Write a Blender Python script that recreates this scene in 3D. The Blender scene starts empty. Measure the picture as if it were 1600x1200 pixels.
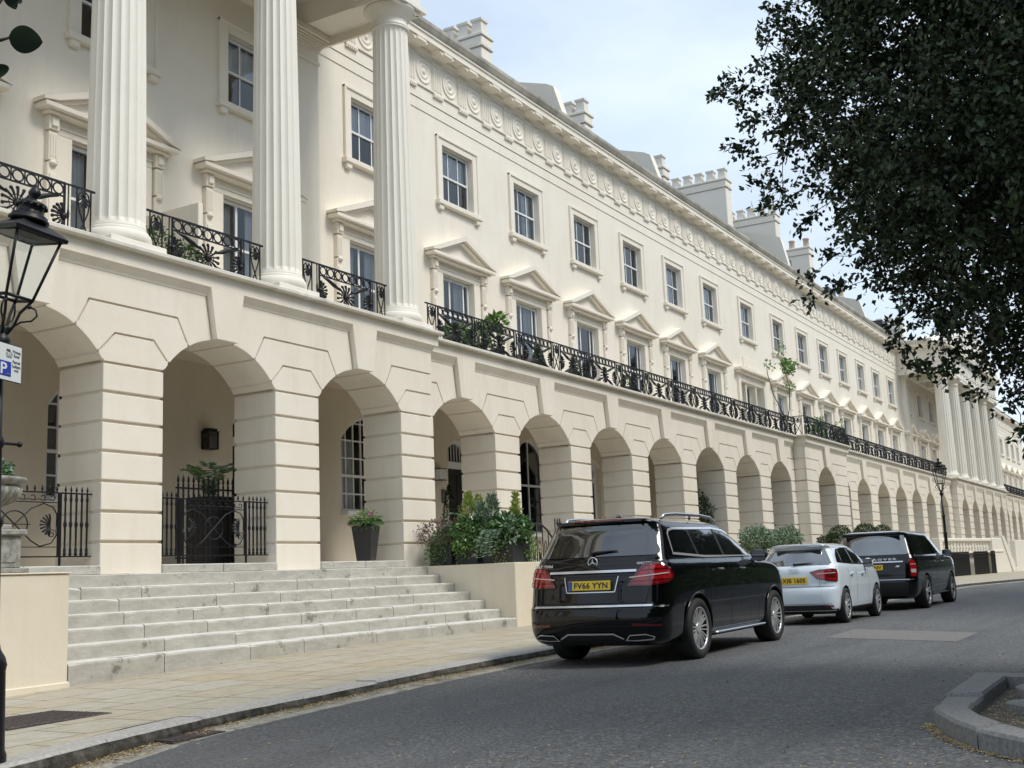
import bpy, bmesh, math, random
import numpy as np
from mathutils import Vector, Matrix
from mathutils.bvhtree import BVHTree
SC = bpy.context.scene
COL = SC.collection
PI = math.pi
rnd = random.Random(7)

# ------------------------------------------------------------------ materials
def new_mat(name):
    m = bpy.data.materials.new(name); m.use_nodes = True
    nt = m.node_tree; b = nt.nodes['Principled BSDF']
    return m, nt, b
def N(nt, typ, **kw):
    n = nt.nodes.new(typ)
    for k, v in kw.items():
        if k.startswith('i_'): n.inputs[k[2:].replace('_', ' ')].default_value = v
        else: setattr(n, k, v)
    return n
def L(nt, a, b): nt.links.new(a, b)
def ramp(nt, fac, stops):
    r = nt.nodes.new('ShaderNodeValToRGB'); e = r.color_ramp.elements
    while len(e) < len(stops): e.new(0.5)
    for el, (p, c) in zip(e, stops):
        el.position = p; el.color = (c[0], c[1], c[2], 1) if len(c) == 3 else c
    L(nt, fac, r.inputs[0]); return r.outputs[0]
def g(v): return (v, v, v)
def noise(nt, vec, scale, detail=4, rough=.6):
    n = N(nt, 'ShaderNodeTexNoise'); n.inputs['Scale'].default_value = scale
    n.inputs['Detail'].default_value = detail; n.inputs['Roughness'].default_value = rough
    if vec is not None: L(nt, vec, n.inputs['Vector'])
    return n.outputs['Fac']
def mixc(nt, fac, a, b, mode='MIX'):
    m = N(nt, 'ShaderNodeMix', data_type='RGBA', blend_type=mode)
    for s, v in ((0, fac), (6, a), (7, b)):
        if hasattr(v, 'links'): L(nt, v, m.inputs[s])
        else: m.inputs[s].default_value = v if s == 0 else (v[0], v[1], v[2], 1)
    return m.outputs[2]
def coords(nt, scale=(1, 1, 1), rot=(0, 0, 0)):
    t = N(nt, 'ShaderNodeTexCoord'); mp = N(nt, 'ShaderNodeMapping')
    L(nt, t.outputs['Object'], mp.inputs[0]); mp.inputs['Scale'].default_value = scale; mp.inputs['Rotation'].default_value = rot
    return mp.outputs[0]
def bump(nt, b, h, strength=.3, dist=.02):
    n = N(nt, 'ShaderNodeBump'); n.inputs['Strength'].default_value = strength; n.inputs['Distance'].default_value = dist
    L(nt, h, n.inputs['Height']); L(nt, n.outputs[0], b.inputs['Normal'])
def plain(name, col, rough=.6, metal=0., coat=0., spec=.5):
    m, nt, b = new_mat(name)
    b.inputs['Base Color'].default_value = (*col, 1); b.inputs['Roughness'].default_value = rough
    b.inputs['Metallic'].default_value = metal; b.inputs['Coat Weight'].default_value = coat
    b.inputs['Coat Roughness'].default_value = .03; b.inputs['Specular IOR Level'].default_value = spec
    return m
def stucco(name, c1, c2, c3):
    m, nt, b = new_mat(name)
    v = coords(nt); vs = coords(nt, (1.6, 1.6, .22))
    f = noise(nt, v, .55, 6, .65); s = noise(nt, vs, 1.6, 5, .6)
    c = ramp(nt, f, [(.3, c1), (.62, c2)])
    st = ramp(nt, s, [(.5, g(0)), (.78, g(1))])
    c = mixc(nt, .0, c, c); mm = N(nt, 'ShaderNodeMath', operation='MULTIPLY'); L(nt, st, mm.inputs[0]); mm.inputs[1].default_value = .5
    c = mixc(nt, mm.outputs[0], c, c3)
    sp = noise(nt, v, 7., 6, .7); spr = ramp(nt, sp, [(.66, g(0)), (.74, g(1))])
    m3 = N(nt, 'ShaderNodeMath', operation='MULTIPLY'); L(nt, spr, m3.inputs[0]); m3.inputs[1].default_value = .25
    c = mixc(nt, m3.outputs[0], c, c3)
    L(nt, c, b.inputs['Base Color']); b.inputs['Roughness'].default_value = .62
    bump(nt, b, noise(nt, v, 3.5, 10, .68), .28, .03)
    return m
M = {}
M['stucco'] = stucco('cream_stucco', (.76, .69, .575), (.81, .75, .645), (.64, .565, .45))
M['wall'] = stucco('upper_wall_stucco', (.80, .735, .62), (.835, .78, .68), (.70, .63, .515))
M['column'] = stucco('column_paint', (.80, .755, .665), (.84, .80, .71), (.73, .68, .58))
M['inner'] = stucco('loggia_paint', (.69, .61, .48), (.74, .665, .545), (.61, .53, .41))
M['ledge'] = stucco('weathered_ledge', (.62, .58, .50), (.74, .70, .62), (.27, .25, .21))
M['gutter'] = stucco('grimy_gutter', (.26, .25, .21), (.55, .51, .43), (.10, .10, .08))
M['slate'] = plain('slate', (.055, .06, .07), .55)
M['iron'] = plain('black_iron', (.006, .006, .008), .45, 0, .0, .4)
M['paint_white'] = plain('white_joinery', (.78, .79, .79), .35)
M['door_black'] = plain('black_gloss_door', (.006, .007, .010), .4, 0, .05)
M['brass'] = plain('brass', (.6, .5, .3), .3, 1)
M['terracotta'] = plain('terracotta', (.50, .38, .30), .8)
M['pot'] = plain('cream_pot', (.70, .66, .58), .7)
M['room'] = plain('dark_room', (.035, .035, .038), .9)
M['planter'] = plain('charcoal_planter', (.028, .027, .03), .5)
M['soil'] = plain('soil', (.03, .022, .015), .95)
M['bark'] = plain('bark', (.035, .028, .02), .9)
M['lead'] = plain('lead_patina', (.10, .11, .12), .5)
def curtain():
    m, nt, b = new_mat('curtain_cloth'); v = coords(nt, (30, 30, 0))
    L(nt, ramp(nt, noise(nt, v, 1.2, 2), [(.3, (.62, .63, .63)), (.7, (.86, .86, .84))]), b.inputs['Base Color']); b.inputs['Roughness'].default_value = .9
    return m
M['curtain'] = curtain()
def glassy(name, tint, fac, fres=True):
    m, nt, b = new_mat(name); out = nt.nodes['Material Output']
    gl = N(nt, 'ShaderNodeBsdfGlossy'); gl.inputs['Roughness'].default_value = .03; gl.inputs['Color'].default_value = (.9, .93, .96, 1)
    tr = N(nt, 'ShaderNodeBsdfTransparent'); tr.inputs['Color'].default_value = (*tint, 1)
    fr = N(nt, 'ShaderNodeFresnel'); fr.inputs['IOR'].default_value = 1.5
    ad = N(nt, 'ShaderNodeMath', operation='ADD'); ad.use_clamp = True; ad.inputs[0].default_value = 0.
    if fres: L(nt, fr.outputs[0], ad.inputs[0])
    ad.inputs[1].default_value = fac
    bu = N(nt, 'ShaderNodeBump'); bu.inputs['Strength'].default_value = .12; bu.inputs['Distance'].default_value = .02
    L(nt, noise(nt, coords(nt), 1.6, 2), bu.inputs['Height']); L(nt, bu.outputs[0], gl.inputs['Normal'])
    mx = N(nt, 'ShaderNodeMixShader'); L(nt, ad.outputs[0], mx.inputs[0]); L(nt, tr.outputs[0], mx.inputs[1]); L(nt, gl.outputs[0], mx.inputs[2])
    L(nt, mx.outputs[0], out.inputs[0]); nt.nodes.remove(b)
    return m
M['glass'] = glassy('window_glass', (.88, .92, .95), .035)
M['lampglass'] = glassy('lantern_glass', (.95, .97, .97), .07, False)
# stone steps
def stepstone():
    m, nt, b = new_mat('weathered_portland_steps'); v = coords(nt); v2 = coords(nt, (.7, 4, 4))
    c = ramp(nt, noise(nt, v2, 2.2, 8, .7), [(.30, (.50, .48, .43)), (.5, (.66, .64, .59)), (.7, (.76, .74, .69))])
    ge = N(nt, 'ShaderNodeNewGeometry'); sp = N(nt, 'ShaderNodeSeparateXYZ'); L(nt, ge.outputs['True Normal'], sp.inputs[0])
    up_ = ramp(nt, sp.outputs[2], [(.5, g(1)), (.75, g(0))])     # upright faces take a darker mottled tone, level ones stay paler
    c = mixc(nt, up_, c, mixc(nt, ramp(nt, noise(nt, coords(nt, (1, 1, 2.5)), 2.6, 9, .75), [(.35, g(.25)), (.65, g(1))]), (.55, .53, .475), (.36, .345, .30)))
    d = ramp(nt, noise(nt, v, 2.3, 10, .75), [(.575, g(0)), (.64, g(.85))])
    c = mixc(nt, d, c, (.16, .15, .125))
    L(nt, c, b.inputs['Base Color']); b.inputs['Roughness'].default_value = .85
    bump(nt, b, noise(nt, v, 14, 8, .7), .7, .015); return m
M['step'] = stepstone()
def paving():
    m, nt, b = new_mat('york_stone_paving'); v = coords(nt)
    def slab(vec, c1, c2, mort):
        t = N(nt, 'ShaderNodeTexBrick'); L(nt, vec, t.inputs['Vector']); t.offset = .43; t.squash = .8; t.squash_frequency = 3
        t.inputs['Color1'].default_value = (*c1, 1); t.inputs['Color2'].default_value = (*c2, 1); t.inputs['Mortar'].default_value = (*mort, 1)
        t.inputs['Scale'].default_value = 1; t.inputs['Mortar Size'].default_value = .012; t.inputs['Mortar Smooth'].default_value = .3
        t.inputs['Brick Width'].default_value = .92; t.inputs['Row Height'].default_value = .66; t.inputs['Bias'].default_value = 0
        return t
    t = slab(v, (.43, .36, .245), (.44, .415, .35), (.14, .115, .08))
    n = noise(nt, v, 1.1, 7, .65); c = mixc(nt, ramp(nt, n, [(.42, g(0)), (.68, g(.7))]), t.outputs[0], (.44, .41, .33))
    c = mixc(nt, ramp(nt, noise(nt, v, 6, 8, .75), [(.42, g(0)), (.80, g(.8))]), c, (.25, .20, .12))
    c = mixc(nt, t.outputs['Fac'], c, (.17, .15, .11))
    L(nt, c, b.inputs['Base Color']); b.inputs['Roughness'].default_value = .8
    mx = N(nt, 'ShaderNodeMath', operation='MULTIPLY_ADD'); L(nt, t.outputs['Fac'], mx.inputs[0]); mx.inputs[1].default_value = -1.; L(nt, noise(nt, v, 9, 6), mx.inputs[2])
    bump(nt, b, mx.outputs[0], .5, .012); return m
M['paving'] = paving()
def asphalt():
    m, nt, b = new_mat('asphalt'); v = coords(nt)
    fine = noise(nt, v, 34, 5, .85); big = noise(nt, v, .35, 6, .6)
    c = ramp(nt, fine, [(.38, (.018, .020, .022)), (.50, (.078, .081, .084)), (.62, (.26, .26, .255))])
    c2 = mixc(nt, ramp(nt, big, [(.35, g(.0)), (.7, g(.55))]), c, (.125, .127, .13))
    vo = N(nt, 'ShaderNodeTexVoronoi'); vo.inputs['Scale'].default_value = 60; L(nt, v, vo.inputs['Vector'])
    s = ramp(nt, vo.outputs['Distance'], [(.10, g(1)), (.2, g(0))]); sel = ramp(nt, noise(nt, v, 22, 2), [(.56, g(0)), (.62, g(1))])
    k = N(nt, 'ShaderNodeMath', operation='MULTIPLY'); L(nt, s, k.inputs[0]); L(nt, sel, k.inputs[1])
    c3 = mixc(nt, k.outputs[0], c2, (.27, .26, .23))
    # long thin scuffs and tyre tracks that run along the road
    tr = noise(nt, coords(nt, (.15, 2.2, 1)), 1.0, 4); c3 = mixc(nt, ramp(nt, tr, [(.45, g(0)), (.72, g(.5))]), c3, (.05, .052, .055))
    L(nt, c3, b.inputs['Base Color']); b.inputs['Roughness'].default_value = .78
    bump(nt, b, fine, .9, .012); return m
M['asphalt'] = asphalt()
def speck(name, c1, c2, sc=30, rough=.8, bs=.4):
    m, nt, b = new_mat(name); v = coords(nt)
    L(nt, ramp(nt, noise(nt, v, sc, 6, .7), [(.35, c1), (.65, c2)]), b.inputs['Base Color']); b.inputs['Roughness'].default_value = rough
    bump(nt, b, noise(nt, v, sc * .6, 6, .7), bs, .012); return m
M['granite'] = speck('granite_kerb', (.30, .28, .26), (.48, .46, .42), 26)
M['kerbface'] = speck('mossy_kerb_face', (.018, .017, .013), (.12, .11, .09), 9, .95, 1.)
M['island'] = speck('island_kerbstone', (.13, .13, .13), (.25, .25, .245), 40)
M['sett'] = speck('gutter_sett', (.17, .155, .13), (.40, .37, .31), 7)
M['patch'] = speck('road_patch', (.11, .105, .098), (.20, .19, .178), 30)
M['earth'] = speck('dry_earth', (.05, .045, .035), (.15, .13, .10), 10, .95, .8)
M['plate'] = speck('cast_iron_plate', (.035, .028, .028), (.11, .085, .08), 18, .6, 1.)
M['litter'] = speck('fallen_bud_scales', (.30, .22, .10), (.60, .47, .26), 12, .9)
M['urnstone'] = speck('weathered_urn_stone', (.17, .165, .14), (.40, .39, .35), 12, .9, .7)
M['coping'] = stucco('planter_wall_paint', (.68, .60, .46), (.74, .67, .54), (.60, .51, .37))

# ------------------------------------------------------------------ mesh building
class MB:
    def __init__(s): s.v = []; s.f = []; s.m = []; s.sm = []; s.cur = 0
    def add(s, vs, fs, smooth=False, xf=None):
        o = len(s.v)
        if xf is not None: vs = [tuple(xf @ Vector(p)) for p in vs]
        s.v += [tuple(p) for p in vs]; s.f += [tuple(i + o for i in f) for f in fs]
        s.m += [s.cur] * len(fs); s.sm += [smooth] * len(fs); return s
    def box(s, x0, x1, y0, y1, z0, z1, c=0, xf=None):
        if c <= 0:
            vs = [(x, y, z) for x in (x0, x1) for y in (y0, y1) for z in (z0, z1)]
            return s.add(vs, [(0, 1, 3, 2), (4, 6, 7, 5), (0, 4, 5, 1), (2, 3, 7, 6), (0, 2, 6, 4), (1, 5, 7, 3)], False, xf)
        c = min(c, (x1 - x0) * .45, (y1 - y0) * .45, (z1 - z0) * .45)
        P = {}; vs = []
        for i, x in enumerate((x0, x1)):
            for j, y in enumerate((y0, y1)):
                for k, z in enumerate((z0, z1)):
                    for a in range(3):
                        p = [x, y, z]; ins = [c if i == 0 else -c, c if j == 0 else -c, c if k == 0 else -c]
                        for b in range(3):
                            if b != a: p[b] += ins[b]
                        P[i, j, k, a] = len(vs); vs.append(tuple(p))
        fs = []
        def q(l): fs.append(tuple(P[t] for t in l))
        for i in (0, 1):
            l = [(i, 0, 0, 0), (i, 1, 0, 0), (i, 1, 1, 0), (i, 0, 1, 0)]; q(l if i else l[::-1])
            l = [(0, i, 0, 1), (1, i, 0, 1), (1, i, 1, 1), (0, i, 1, 1)]; q(l[::-1] if i else l)
            l = [(0, 0, i, 2), (1, 0, i, 2), (1, 1, i, 2), (0, 1, i, 2)]; q(l if i else l[::-1])
        for i in (0, 1):
            for j in (0, 1):
                q([(i, j, 0, 0), (i, j, 1, 0), (i, j, 1, 1), (i, j, 0, 1)] if (i ^ j) else [(i, j, 0, 1), (i, j, 1, 1), (i, j, 1, 0), (i, j, 0, 0)])
                q([(i, 0, j, 0), (i, 0, j, 2), (i, 1, j, 2), (i, 1, j, 0)] if (i ^ j) == 0 else [(i, 1, j, 0), (i, 1, j, 2), (i, 0, j, 2), (i, 0, j, 0)])
                q([(0, i, j, 1), (1, i, j, 1), (1, i, j, 2), (0, i, j, 2)] if (i ^ j) else [(0, i, j, 2), (1, i, j, 2), (1, i, j, 1), (0, i, j, 1)])
                for k in (0, 1):
                    l = [(i, j, k, 0), (i, j, k, 1), (i, j, k, 2)]; q(l if (i + j + k) % 2 else l[::-1])
        return s.add(vs, fs, False, xf)
    def prism(s, pts, y0, y1, xf=None):            # pts (x,z) polygon extruded along y
        n = len(pts); vs = [(x, y0, z) for x, z in pts] + [(x, y1, z) for x, z in pts]
        fs = [tuple(range(n)), tuple(range(2 * n - 1, n - 1, -1))] + [(i, i + n, (i + 1) % n + n, (i + 1) % n) for i in range(n)]
        return s.add(vs, fs, False, xf)
    def extr(s, prof, x0, x1, xf=None, closed=True, smooth=False):  # prof (y,z) extruded along x
        n = len(prof); vs = [(x0, y, z) for y, z in prof] + [(x1, y, z) for y, z in prof]
        fs = [(i, i + 1, i + 1 + n, i + n) for i in range(n - 1)]
        if closed: fs += [(n - 1, 0, n, 2 * n - 1), tuple(range(n - 1, -1, -1)), tuple(range(n, 2 * n))]
        return s.add(vs, fs, smooth, xf)
    def lathe(s, prof, c=(0, 0, 0), n=24, xf=None, smooth=True, ph=0, cap=True):
        vs = []; fs = []
        for r, z in prof:
            for k in range(n):
                a = 2 * PI * k / n + ph; vs.append((c[0] + r * math.cos(a), c[1] + r * math.sin(a), c[2] + z))
        for i in range(len(prof) - 1):
            for k in range(n): fs.append((i * n + k, i * n + (k + 1) % n, (i + 1) * n + (k + 1) % n, (i + 1) * n + k))
        if cap and prof[0][0] > 1e-4: fs.append(tuple(range(n - 1, -1, -1)))
        if cap and prof[-1][0] > 1e-4: fs.append(tuple(range((len(prof) - 1) * n, len(prof) * n)))
        return s.add(vs, fs, smooth, xf)
    def tube(s, pts, r, n=6, xf=None, closed=False, cap=True):
        pts = [Vector(p) for p in pts]; m = len(pts); rr = r if isinstance(r, (list, tuple)) else [r] * m
        vs = []; fs = []; up = Vector((0, 0, 1)); prev = None
        for i, p in enumerate(pts):
            d = (pts[(i + 1) % m] - pts[i - 1]) if closed else (pts[min(i + 1, m - 1)] - pts[max(i - 1, 0)])
            if d.length < 1e-9: d = Vector((0, 0, 1))
            d.normalize()
            if prev is None:
                a = d.orthogonal().normalized()
            else:
                a = prev - d * prev.dot(d)
                a = a.normalized() if a.length > 1e-6 else d.orthogonal().normalized()
            prev = a; b = d.cross(a)
            for k in range(n):
                t = 2 * PI * k / n; vs.append(tuple(p + (a * math.cos(t) + b * math.sin(t)) * rr[i]))
        for i in range(m if closed else m - 1):
            j = (i + 1) % m
            for k in range(n): fs.append((i * n + k, i * n + (k + 1) % n, j * n + (k + 1) % n, j * n + k))
        if not closed and cap: fs += [tuple(range(n - 1, -1, -1)), tuple(range((m - 1) * n, m * n))]
        return s.add(vs, fs, n > 4, xf)
    def ball(s, c, r, n=10, k=6, sx=1, sy=1, sz=1):
        prof = [(r * math.sin(PI * i / k) if 0 < i < k else 0.0001, -r * math.cos(PI * i / k) * sz) for i in range(k + 1)]
        return s.lathe(prof, c, n, Matrix.Translation(c) @ Matrix.Diagonal((sx, sy, 1, 1)) @ Matrix.Translation([-t for t in c]))
    def merge(s, o, xf=None, mat=None):
        off = len(s.v); s.v += [tuple(xf @ Vector(p)) for p in o.v] if xf is not None else list(o.v)
        s.f += [tuple(i + off for i in f) for f in o.f]; s.m += ([mat] * len(o.f) if mat is not None else list(o.m)); s.sm += list(o.sm); return s
    def mesh(s, name, mats):
        me = bpy.data.meshes.new(name); me.from_pydata(s.v, [], s.f)
        for m in (mats if isinstance(mats, (list, tuple)) else [mats]): me.materials.append(m)
        me.polygons.foreach_set('material_index', s.m); me.polygons.foreach_set('use_smooth', s.sm)
        me.validate(); me.update(); return me
    def build(s, name, mats, parent=None, loc=(0, 0, 0), rz=0, fixn=False):
        me = s.mesh(name, mats)
        if fixn:
            bm = bmesh.new(); bm.from_mesh(me); bmesh.ops.recalc_face_normals(bm, faces=bm.faces); bm.to_mesh(me); bm.free()
        return inst(name, me, parent, loc, rz)
def inst(name, me, parent=None, loc=(0, 0, 0), rz=0, sc=None):
    o = bpy.data.objects.new(name, me); COL.objects.link(o); o.location = loc; o.rotation_euler = (0, 0, rz)
    if sc: o.scale = sc
    if parent: o.parent = parent
    return o
def empty(name, loc=(0, 0, 0), rz=0, parent=None):
    o = bpy.data.objects.new(name, None); COL.objects.link(o); o.location = loc; o.rotation_euler = (0, 0, rz); o.empty_display_size = .2
    if parent: o.parent = parent
    return o
def tag(o, label=None, cat=None, group=None, kind=None):
    if label: o['label'] = label
    if cat: o['category'] = cat
    if group: o['group'] = group
    if kind: o['kind'] = kind
    return o
def copy_tree(o, parent=None):
    kids = list(o.children); c = o.copy(); COL.objects.link(c)
    if parent is not None: c.parent = parent
    for k in kids: copy_tree(k, c)
    return c
def poly_inset(pts, d):
    n = len(pts); out = []; A = sum(pts[i][0] * pts[(i + 1) % n][1] - pts[(i + 1) % n][0] * pts[i][1] for i in range(n))
    sg = 1 if A > 0 else -1
    for i in range(n):
        p0, p1, p2 = pts[i - 1], pts[i], pts[(i + 1) % n]
        def nr(a, b):
            dx, dy = b[0] - a[0], b[1] - a[1]; l = math.hypot(dx, dy) or 1e-9; return (-dy / l * sg, dx / l * sg)
        n1, n2 = nr(p0, p1), nr(p1, p2); bx, by = n1[0] + n2[0], n1[1] + n2[1]; k = bx * n1[0] + by * n1[1]
        if k < .25: k = .25
        out.append((p1[0] + bx * d / k, p1[1] + by * d / k))
    return out
def text_mesh(txt, size, depth=.002, bold=0., spacing=1.):
    cu = bpy.data.curves.new('lettering', 'FONT'); cu.body = txt; cu.size = size; cu.extrude = depth; cu.offset = bold
    cu.align_x = 'CENTER'; cu.align_y = 'CENTER'; cu.space_character = spacing; cu.resolution_u = 3
    o = bpy.data.objects.new('lettering', cu); COL.objects.link(o)
    dg = bpy.context.evaluated_depsgraph_get(); me = bpy.data.meshes.new_from_object(o.evaluated_get(dg))
    bpy.data.objects.remove(o); return me
def add_text(mb, txt, size, xf, depth=.002, bold=0., spacing=1., fit=None):
    me = text_mesh(txt, size, depth, bold, spacing)
    vs = [tuple(v.co) for v in me.vertices]
    if fit:
        xs = [v[0] for v in vs]; ys = [v[1] for v in vs]; w = max(xs) - min(xs); h = max(ys) - min(ys)
        cx = (max(xs) + min(xs)) / 2; cy = (max(ys) + min(ys)) / 2
        vs = [((v[0] - cx) * fit[0] / w, (v[1] - cy) * fit[1] / h, v[2]) for v in vs]
    mb.add(vs, [tuple(p.vertices) for p in me.polygons], False, xf)

# ------------------------------------------------------------------ camera, light, sky
F, YAW, PITCH, ROLL = 1811.394, 1.042, .163, .04
CAMP = Vector((0, -13.95, -.239))
def ray(u, v):
    u = (u - 800) / F; v = (v - 600) / F
    c, s = math.cos(ROLL), math.sin(ROLL); x, y = c * u - s * v, -(s * u + c * v)
    c, s = math.cos(PITCH), math.sin(PITCH); y, z = c * y + s, -s * y + c
    c, s = math.cos(YAW), math.sin(YAW); return Vector((c * x + s * z, -s * x + c * z, y))
fw = ray(800, 600).normalized(); rt = (ray(801, 600) - ray(800, 600)).normalized(); up = rt.cross(fw).normalized()
cam = bpy.data.objects.new('camera', bpy.data.cameras.new('camera')); COL.objects.link(cam)
cam.matrix_world = Matrix(((rt.x, up.x, -fw.x, CAMP.x), (rt.y, up.y, -fw.y, CAMP.y), (rt.z, up.z, -fw.z, CAMP.z), (0, 0, 0, 1)))
cam.data.sensor_width = 36; cam.data.lens = F / 1600 * 36; cam.data.clip_end = 3000; cam.data.clip_start = .05
SC.camera = cam
SUN_AZ, SUN_EL = math.radians(-80), math.radians(52)   # azimuth from +x towards +y
sun = bpy.data.objects.new('sun', bpy.data.lights.new('sun', 'SUN')); COL.objects.link(sun)
sd = Vector((math.cos(SUN_AZ) * math.cos(SUN_EL), math.sin(SUN_AZ) * math.cos(SUN_EL), math.sin(SUN_EL)))
sun.rotation_euler = sd.to_track_quat('Z', 'Y').to_euler(); sun.data.energy = 1.75; sun.data.angle = math.radians(20); sun.data.color = (1, .95, .87)
W = bpy.data.worlds.new('World'); SC.world = W; W.use_nodes = True; wn = W.node_tree
bg = wn.nodes['Background']
sky = N(wn, 'ShaderNodeTexSky'); sky.sky_type = 'NISHITA'; sky.sun_disc = False
sky.sun_elevation = SUN_EL; sky.sun_rotation = PI / 2 - SUN_AZ; sky.air_density = 1.; sky.dust_density = 1.5
tc = N(wn, 'ShaderNodeTexCoord'); mp = N(wn, 'ShaderNodeMapping'); L(wn, tc.outputs['Generated'], mp.inputs[0]); mp.inputs['Scale'].default_value = (1, 1, 2.6)
nz = noise(wn, mp.outputs[0], 2.1, 7, .5)
cl = ramp(wn, nz, [(.28, g(.62)), (.60, g(1.))])
nz2 = noise(wn, mp.outputs[0], 3.3, 6, .55)
cc = ramp(wn, nz2, [(.30, (5.2, 6.4, 7.8)), (.72, (7.1, 7.95, 9.0))])
L(wn, mixc(wn, cl, sky.outputs[0], cc), bg.inputs[0]); bg.inputs[1].default_value = .086
SC.view_settings.view_transform = 'Standard'; SC.view_settings.look = 'None'; SC.view_settings.exposure = .63; SC.view_settings.gamma = 1
SC.cycles.max_bounces = 6; SC.cycles.transparent_max_bounces = 10
# ------------------------------------------------------------------ the terrace
T = tag(empty('terrace_building', (0, 0, 0)), 'long cream stucco terrace with arcade, iron balcony and fluted column porticos', 'building')
GR = .024
def arch_z(dx, hs, crown, rise=.69):
    R = (hs * hs + rise * rise) / (2 * rise); return crown - R + math.sqrt(max(R * R - dx * dx, 0))
def arcade(Y0, xs, xe, ops, dz=0., depth=1.0, name='arcade_wall', left_end=False, right_end=False, top=4.72):
    """rusticated arcade: ops = [(xl,xr)...] arch openings between wall ends xs and xe"""
    m = MB(); core = MB(); SP = 3.18 + dz; CR = 3.87 + dz; yc = Y0 + .05
    piers = []; ed = [xs] + [x for o in ops for x in o] + [xe]
    for i in range(0, len(ed), 2): piers.append((ed[i], ed[i + 1], i > 0, i + 1 < len(ed) - 1))
    for pi_, (a, b, LA, RA) in enumerate(piers):
        hl = (ops[pi_ - 1][1] - ops[pi_ - 1][0]) / 2 if LA else None
        hr = (ops[pi_][1] - ops[pi_][0]) / 2 if RA else None
        if b - a > .05:
            zs = [0.] + [.48 + dz + .45 * k for k in range(7)]
            for k in range(7):
                m.box(a, b, Y0, Y0 + depth, zs[k] + (GR if k else 0), zs[k + 1] - GR, .009)
            core.box(a + .03, b - .03, yc, Y0 + depth - .03, 0, SP)
        def side(sg, e, h, xb):
            # profile points for one side: (inner arch pts), (B arch pts), (C arch pts) & tops
            if h is None:
                return dict(spr=[(xb, SP)], A=[(xb, 3.65 + dz)], Bt=[(xb, 4.10 + dz)], C=[(xb, 4.60 + dz)], arA=[], arB=[], arC=[], Aj=(xb, 3.65 + dz), Bj=(xb, 4.10 + dz), key=None)
            k = h / 1.305; c = e + sg * h
            def pt(o): return (e + sg * o, arch_z(h - o, h, CR))
            rng = lambda a0, a1, n: [pt(a0 + (a1 - a0) * i / n) for i in range(n + 1)]
            return dict(arA=rng(0, .105 * k, 2), Aj=pt(.105 * k), A=[(e - sg * .21, 3.65 + dz)], arB=rng(.105 * k, .525 * k, 4), Bj=pt(.525 * k),
                        Bt=[(e + sg * .285 * k, 4.10 + dz)], arC=rng(.525 * k, h - .25, 6), C=[(e + sg * (h - .39), 4.60 + dz)], key=c)
        Ls = side(-1, a, hl, a); Rs = side(1, b, hr, b)
        def blk(pts):
            p = poly_inset(pts, GR * .75); m.prism(p, Y0, Y0 + .08)
        LA_ = Ls['arA'][::-1] if hl else [(a, SP)]; RA_ = Rs['arA'] if hr else [(b, SP)]
        blk(Ls['A'] + LA_ + RA_ + Rs['A'])
        blk(Ls['Bt'] + (Ls['arB'][::-1] if hl else []) + Ls['A'] + Rs['A'] + (Rs['arB'] if hr else []) + Rs['Bt'])
        blk(Ls['C'] + (Ls['arC'][::-1] if hl else []) + Ls['Bt'] + Rs['Bt'] + (Rs['arC'] if hr else []) + Rs['C'])
        # core wall above the springing (front sheet) per bay
        L0 = [(e, z) for e, z in ([(a - (hl - .0) , CR)] + [(a - o, arch_z(hl - o, hl, CR)) for o in [hl * t / 10 for t in range(9, -1, -1)]])] if hl else [(a, SP)]
        R0 = [(b + o, arch_z(hr - o, hr, CR)) for o in [hr * t / 10 for t in range(0, 10)]] + [(b + hr, CR)] if hr else [(b, SP)]
        tl = (L0[0][0], top); tr = (R0[-1][0], top)
        core.prism([tl] + L0 + R0 + [tr], yc, yc + .01)
    for (a, b) in ops:        # intrados voussoirs, keystone
        h = (b - a) / 2; c = (a + b) / 2; k = h / 1.305
        js = [-h, -h + .105 * k, -h + .525 * k, -.25, .25, h - .525 * k, h - .105 * k, h]
        for j in range(7):
            d0, d1 = js[j] + .018, js[j + 1] - .018
            if d1 - d0 < .03: continue
            n = 5; P = [(c + d0 + (d1 - d0) * i / n) for i in range(n + 1)]
            lo_ = [(x, arch_z(x - c, h, CR)) for x in P]; hi_ = [(x, z + .07) for x, z in lo_][::-1]
            m.prism(lo_ + hi_, Y0 + .001, Y0 + depth)
        n = 16; P = [a + (b - a) * i / n for i in range(n + 1)]
        for i in range(n):
            z0, z1 = arch_z(P[i] - c, h, CR) + .03, arch_z(P[i + 1] - c, h, CR) + .03
            core.add([(P[i], Y0 + .01, z0), (P[i + 1], Y0 + .01, z1), (P[i + 1], Y0 + depth, z1), (P[i], Y0 + depth, z0)], [(0, 1, 2, 3)])
        m.prism([(c - .25, CR - .012), (c + .25, CR - .012), (c + .39, top - .001), (c - .39, top - .001)], Y0 - .12, Y0 + .05)
    # cove and fascia
    m.extr([(Y0 + .03, 4.58 + dz), (Y0 - .01, 4.58 + dz), (Y0 - .02, 4.61 + dz), (Y0 - .12, top), (Y0 + .03, top)], xs, xe)
    m.box(xs - (.1 if left_end else 0), xe + (.1 if right_end else 0), Y0 - .121, Y0 + .6, top, 4.955)
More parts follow.
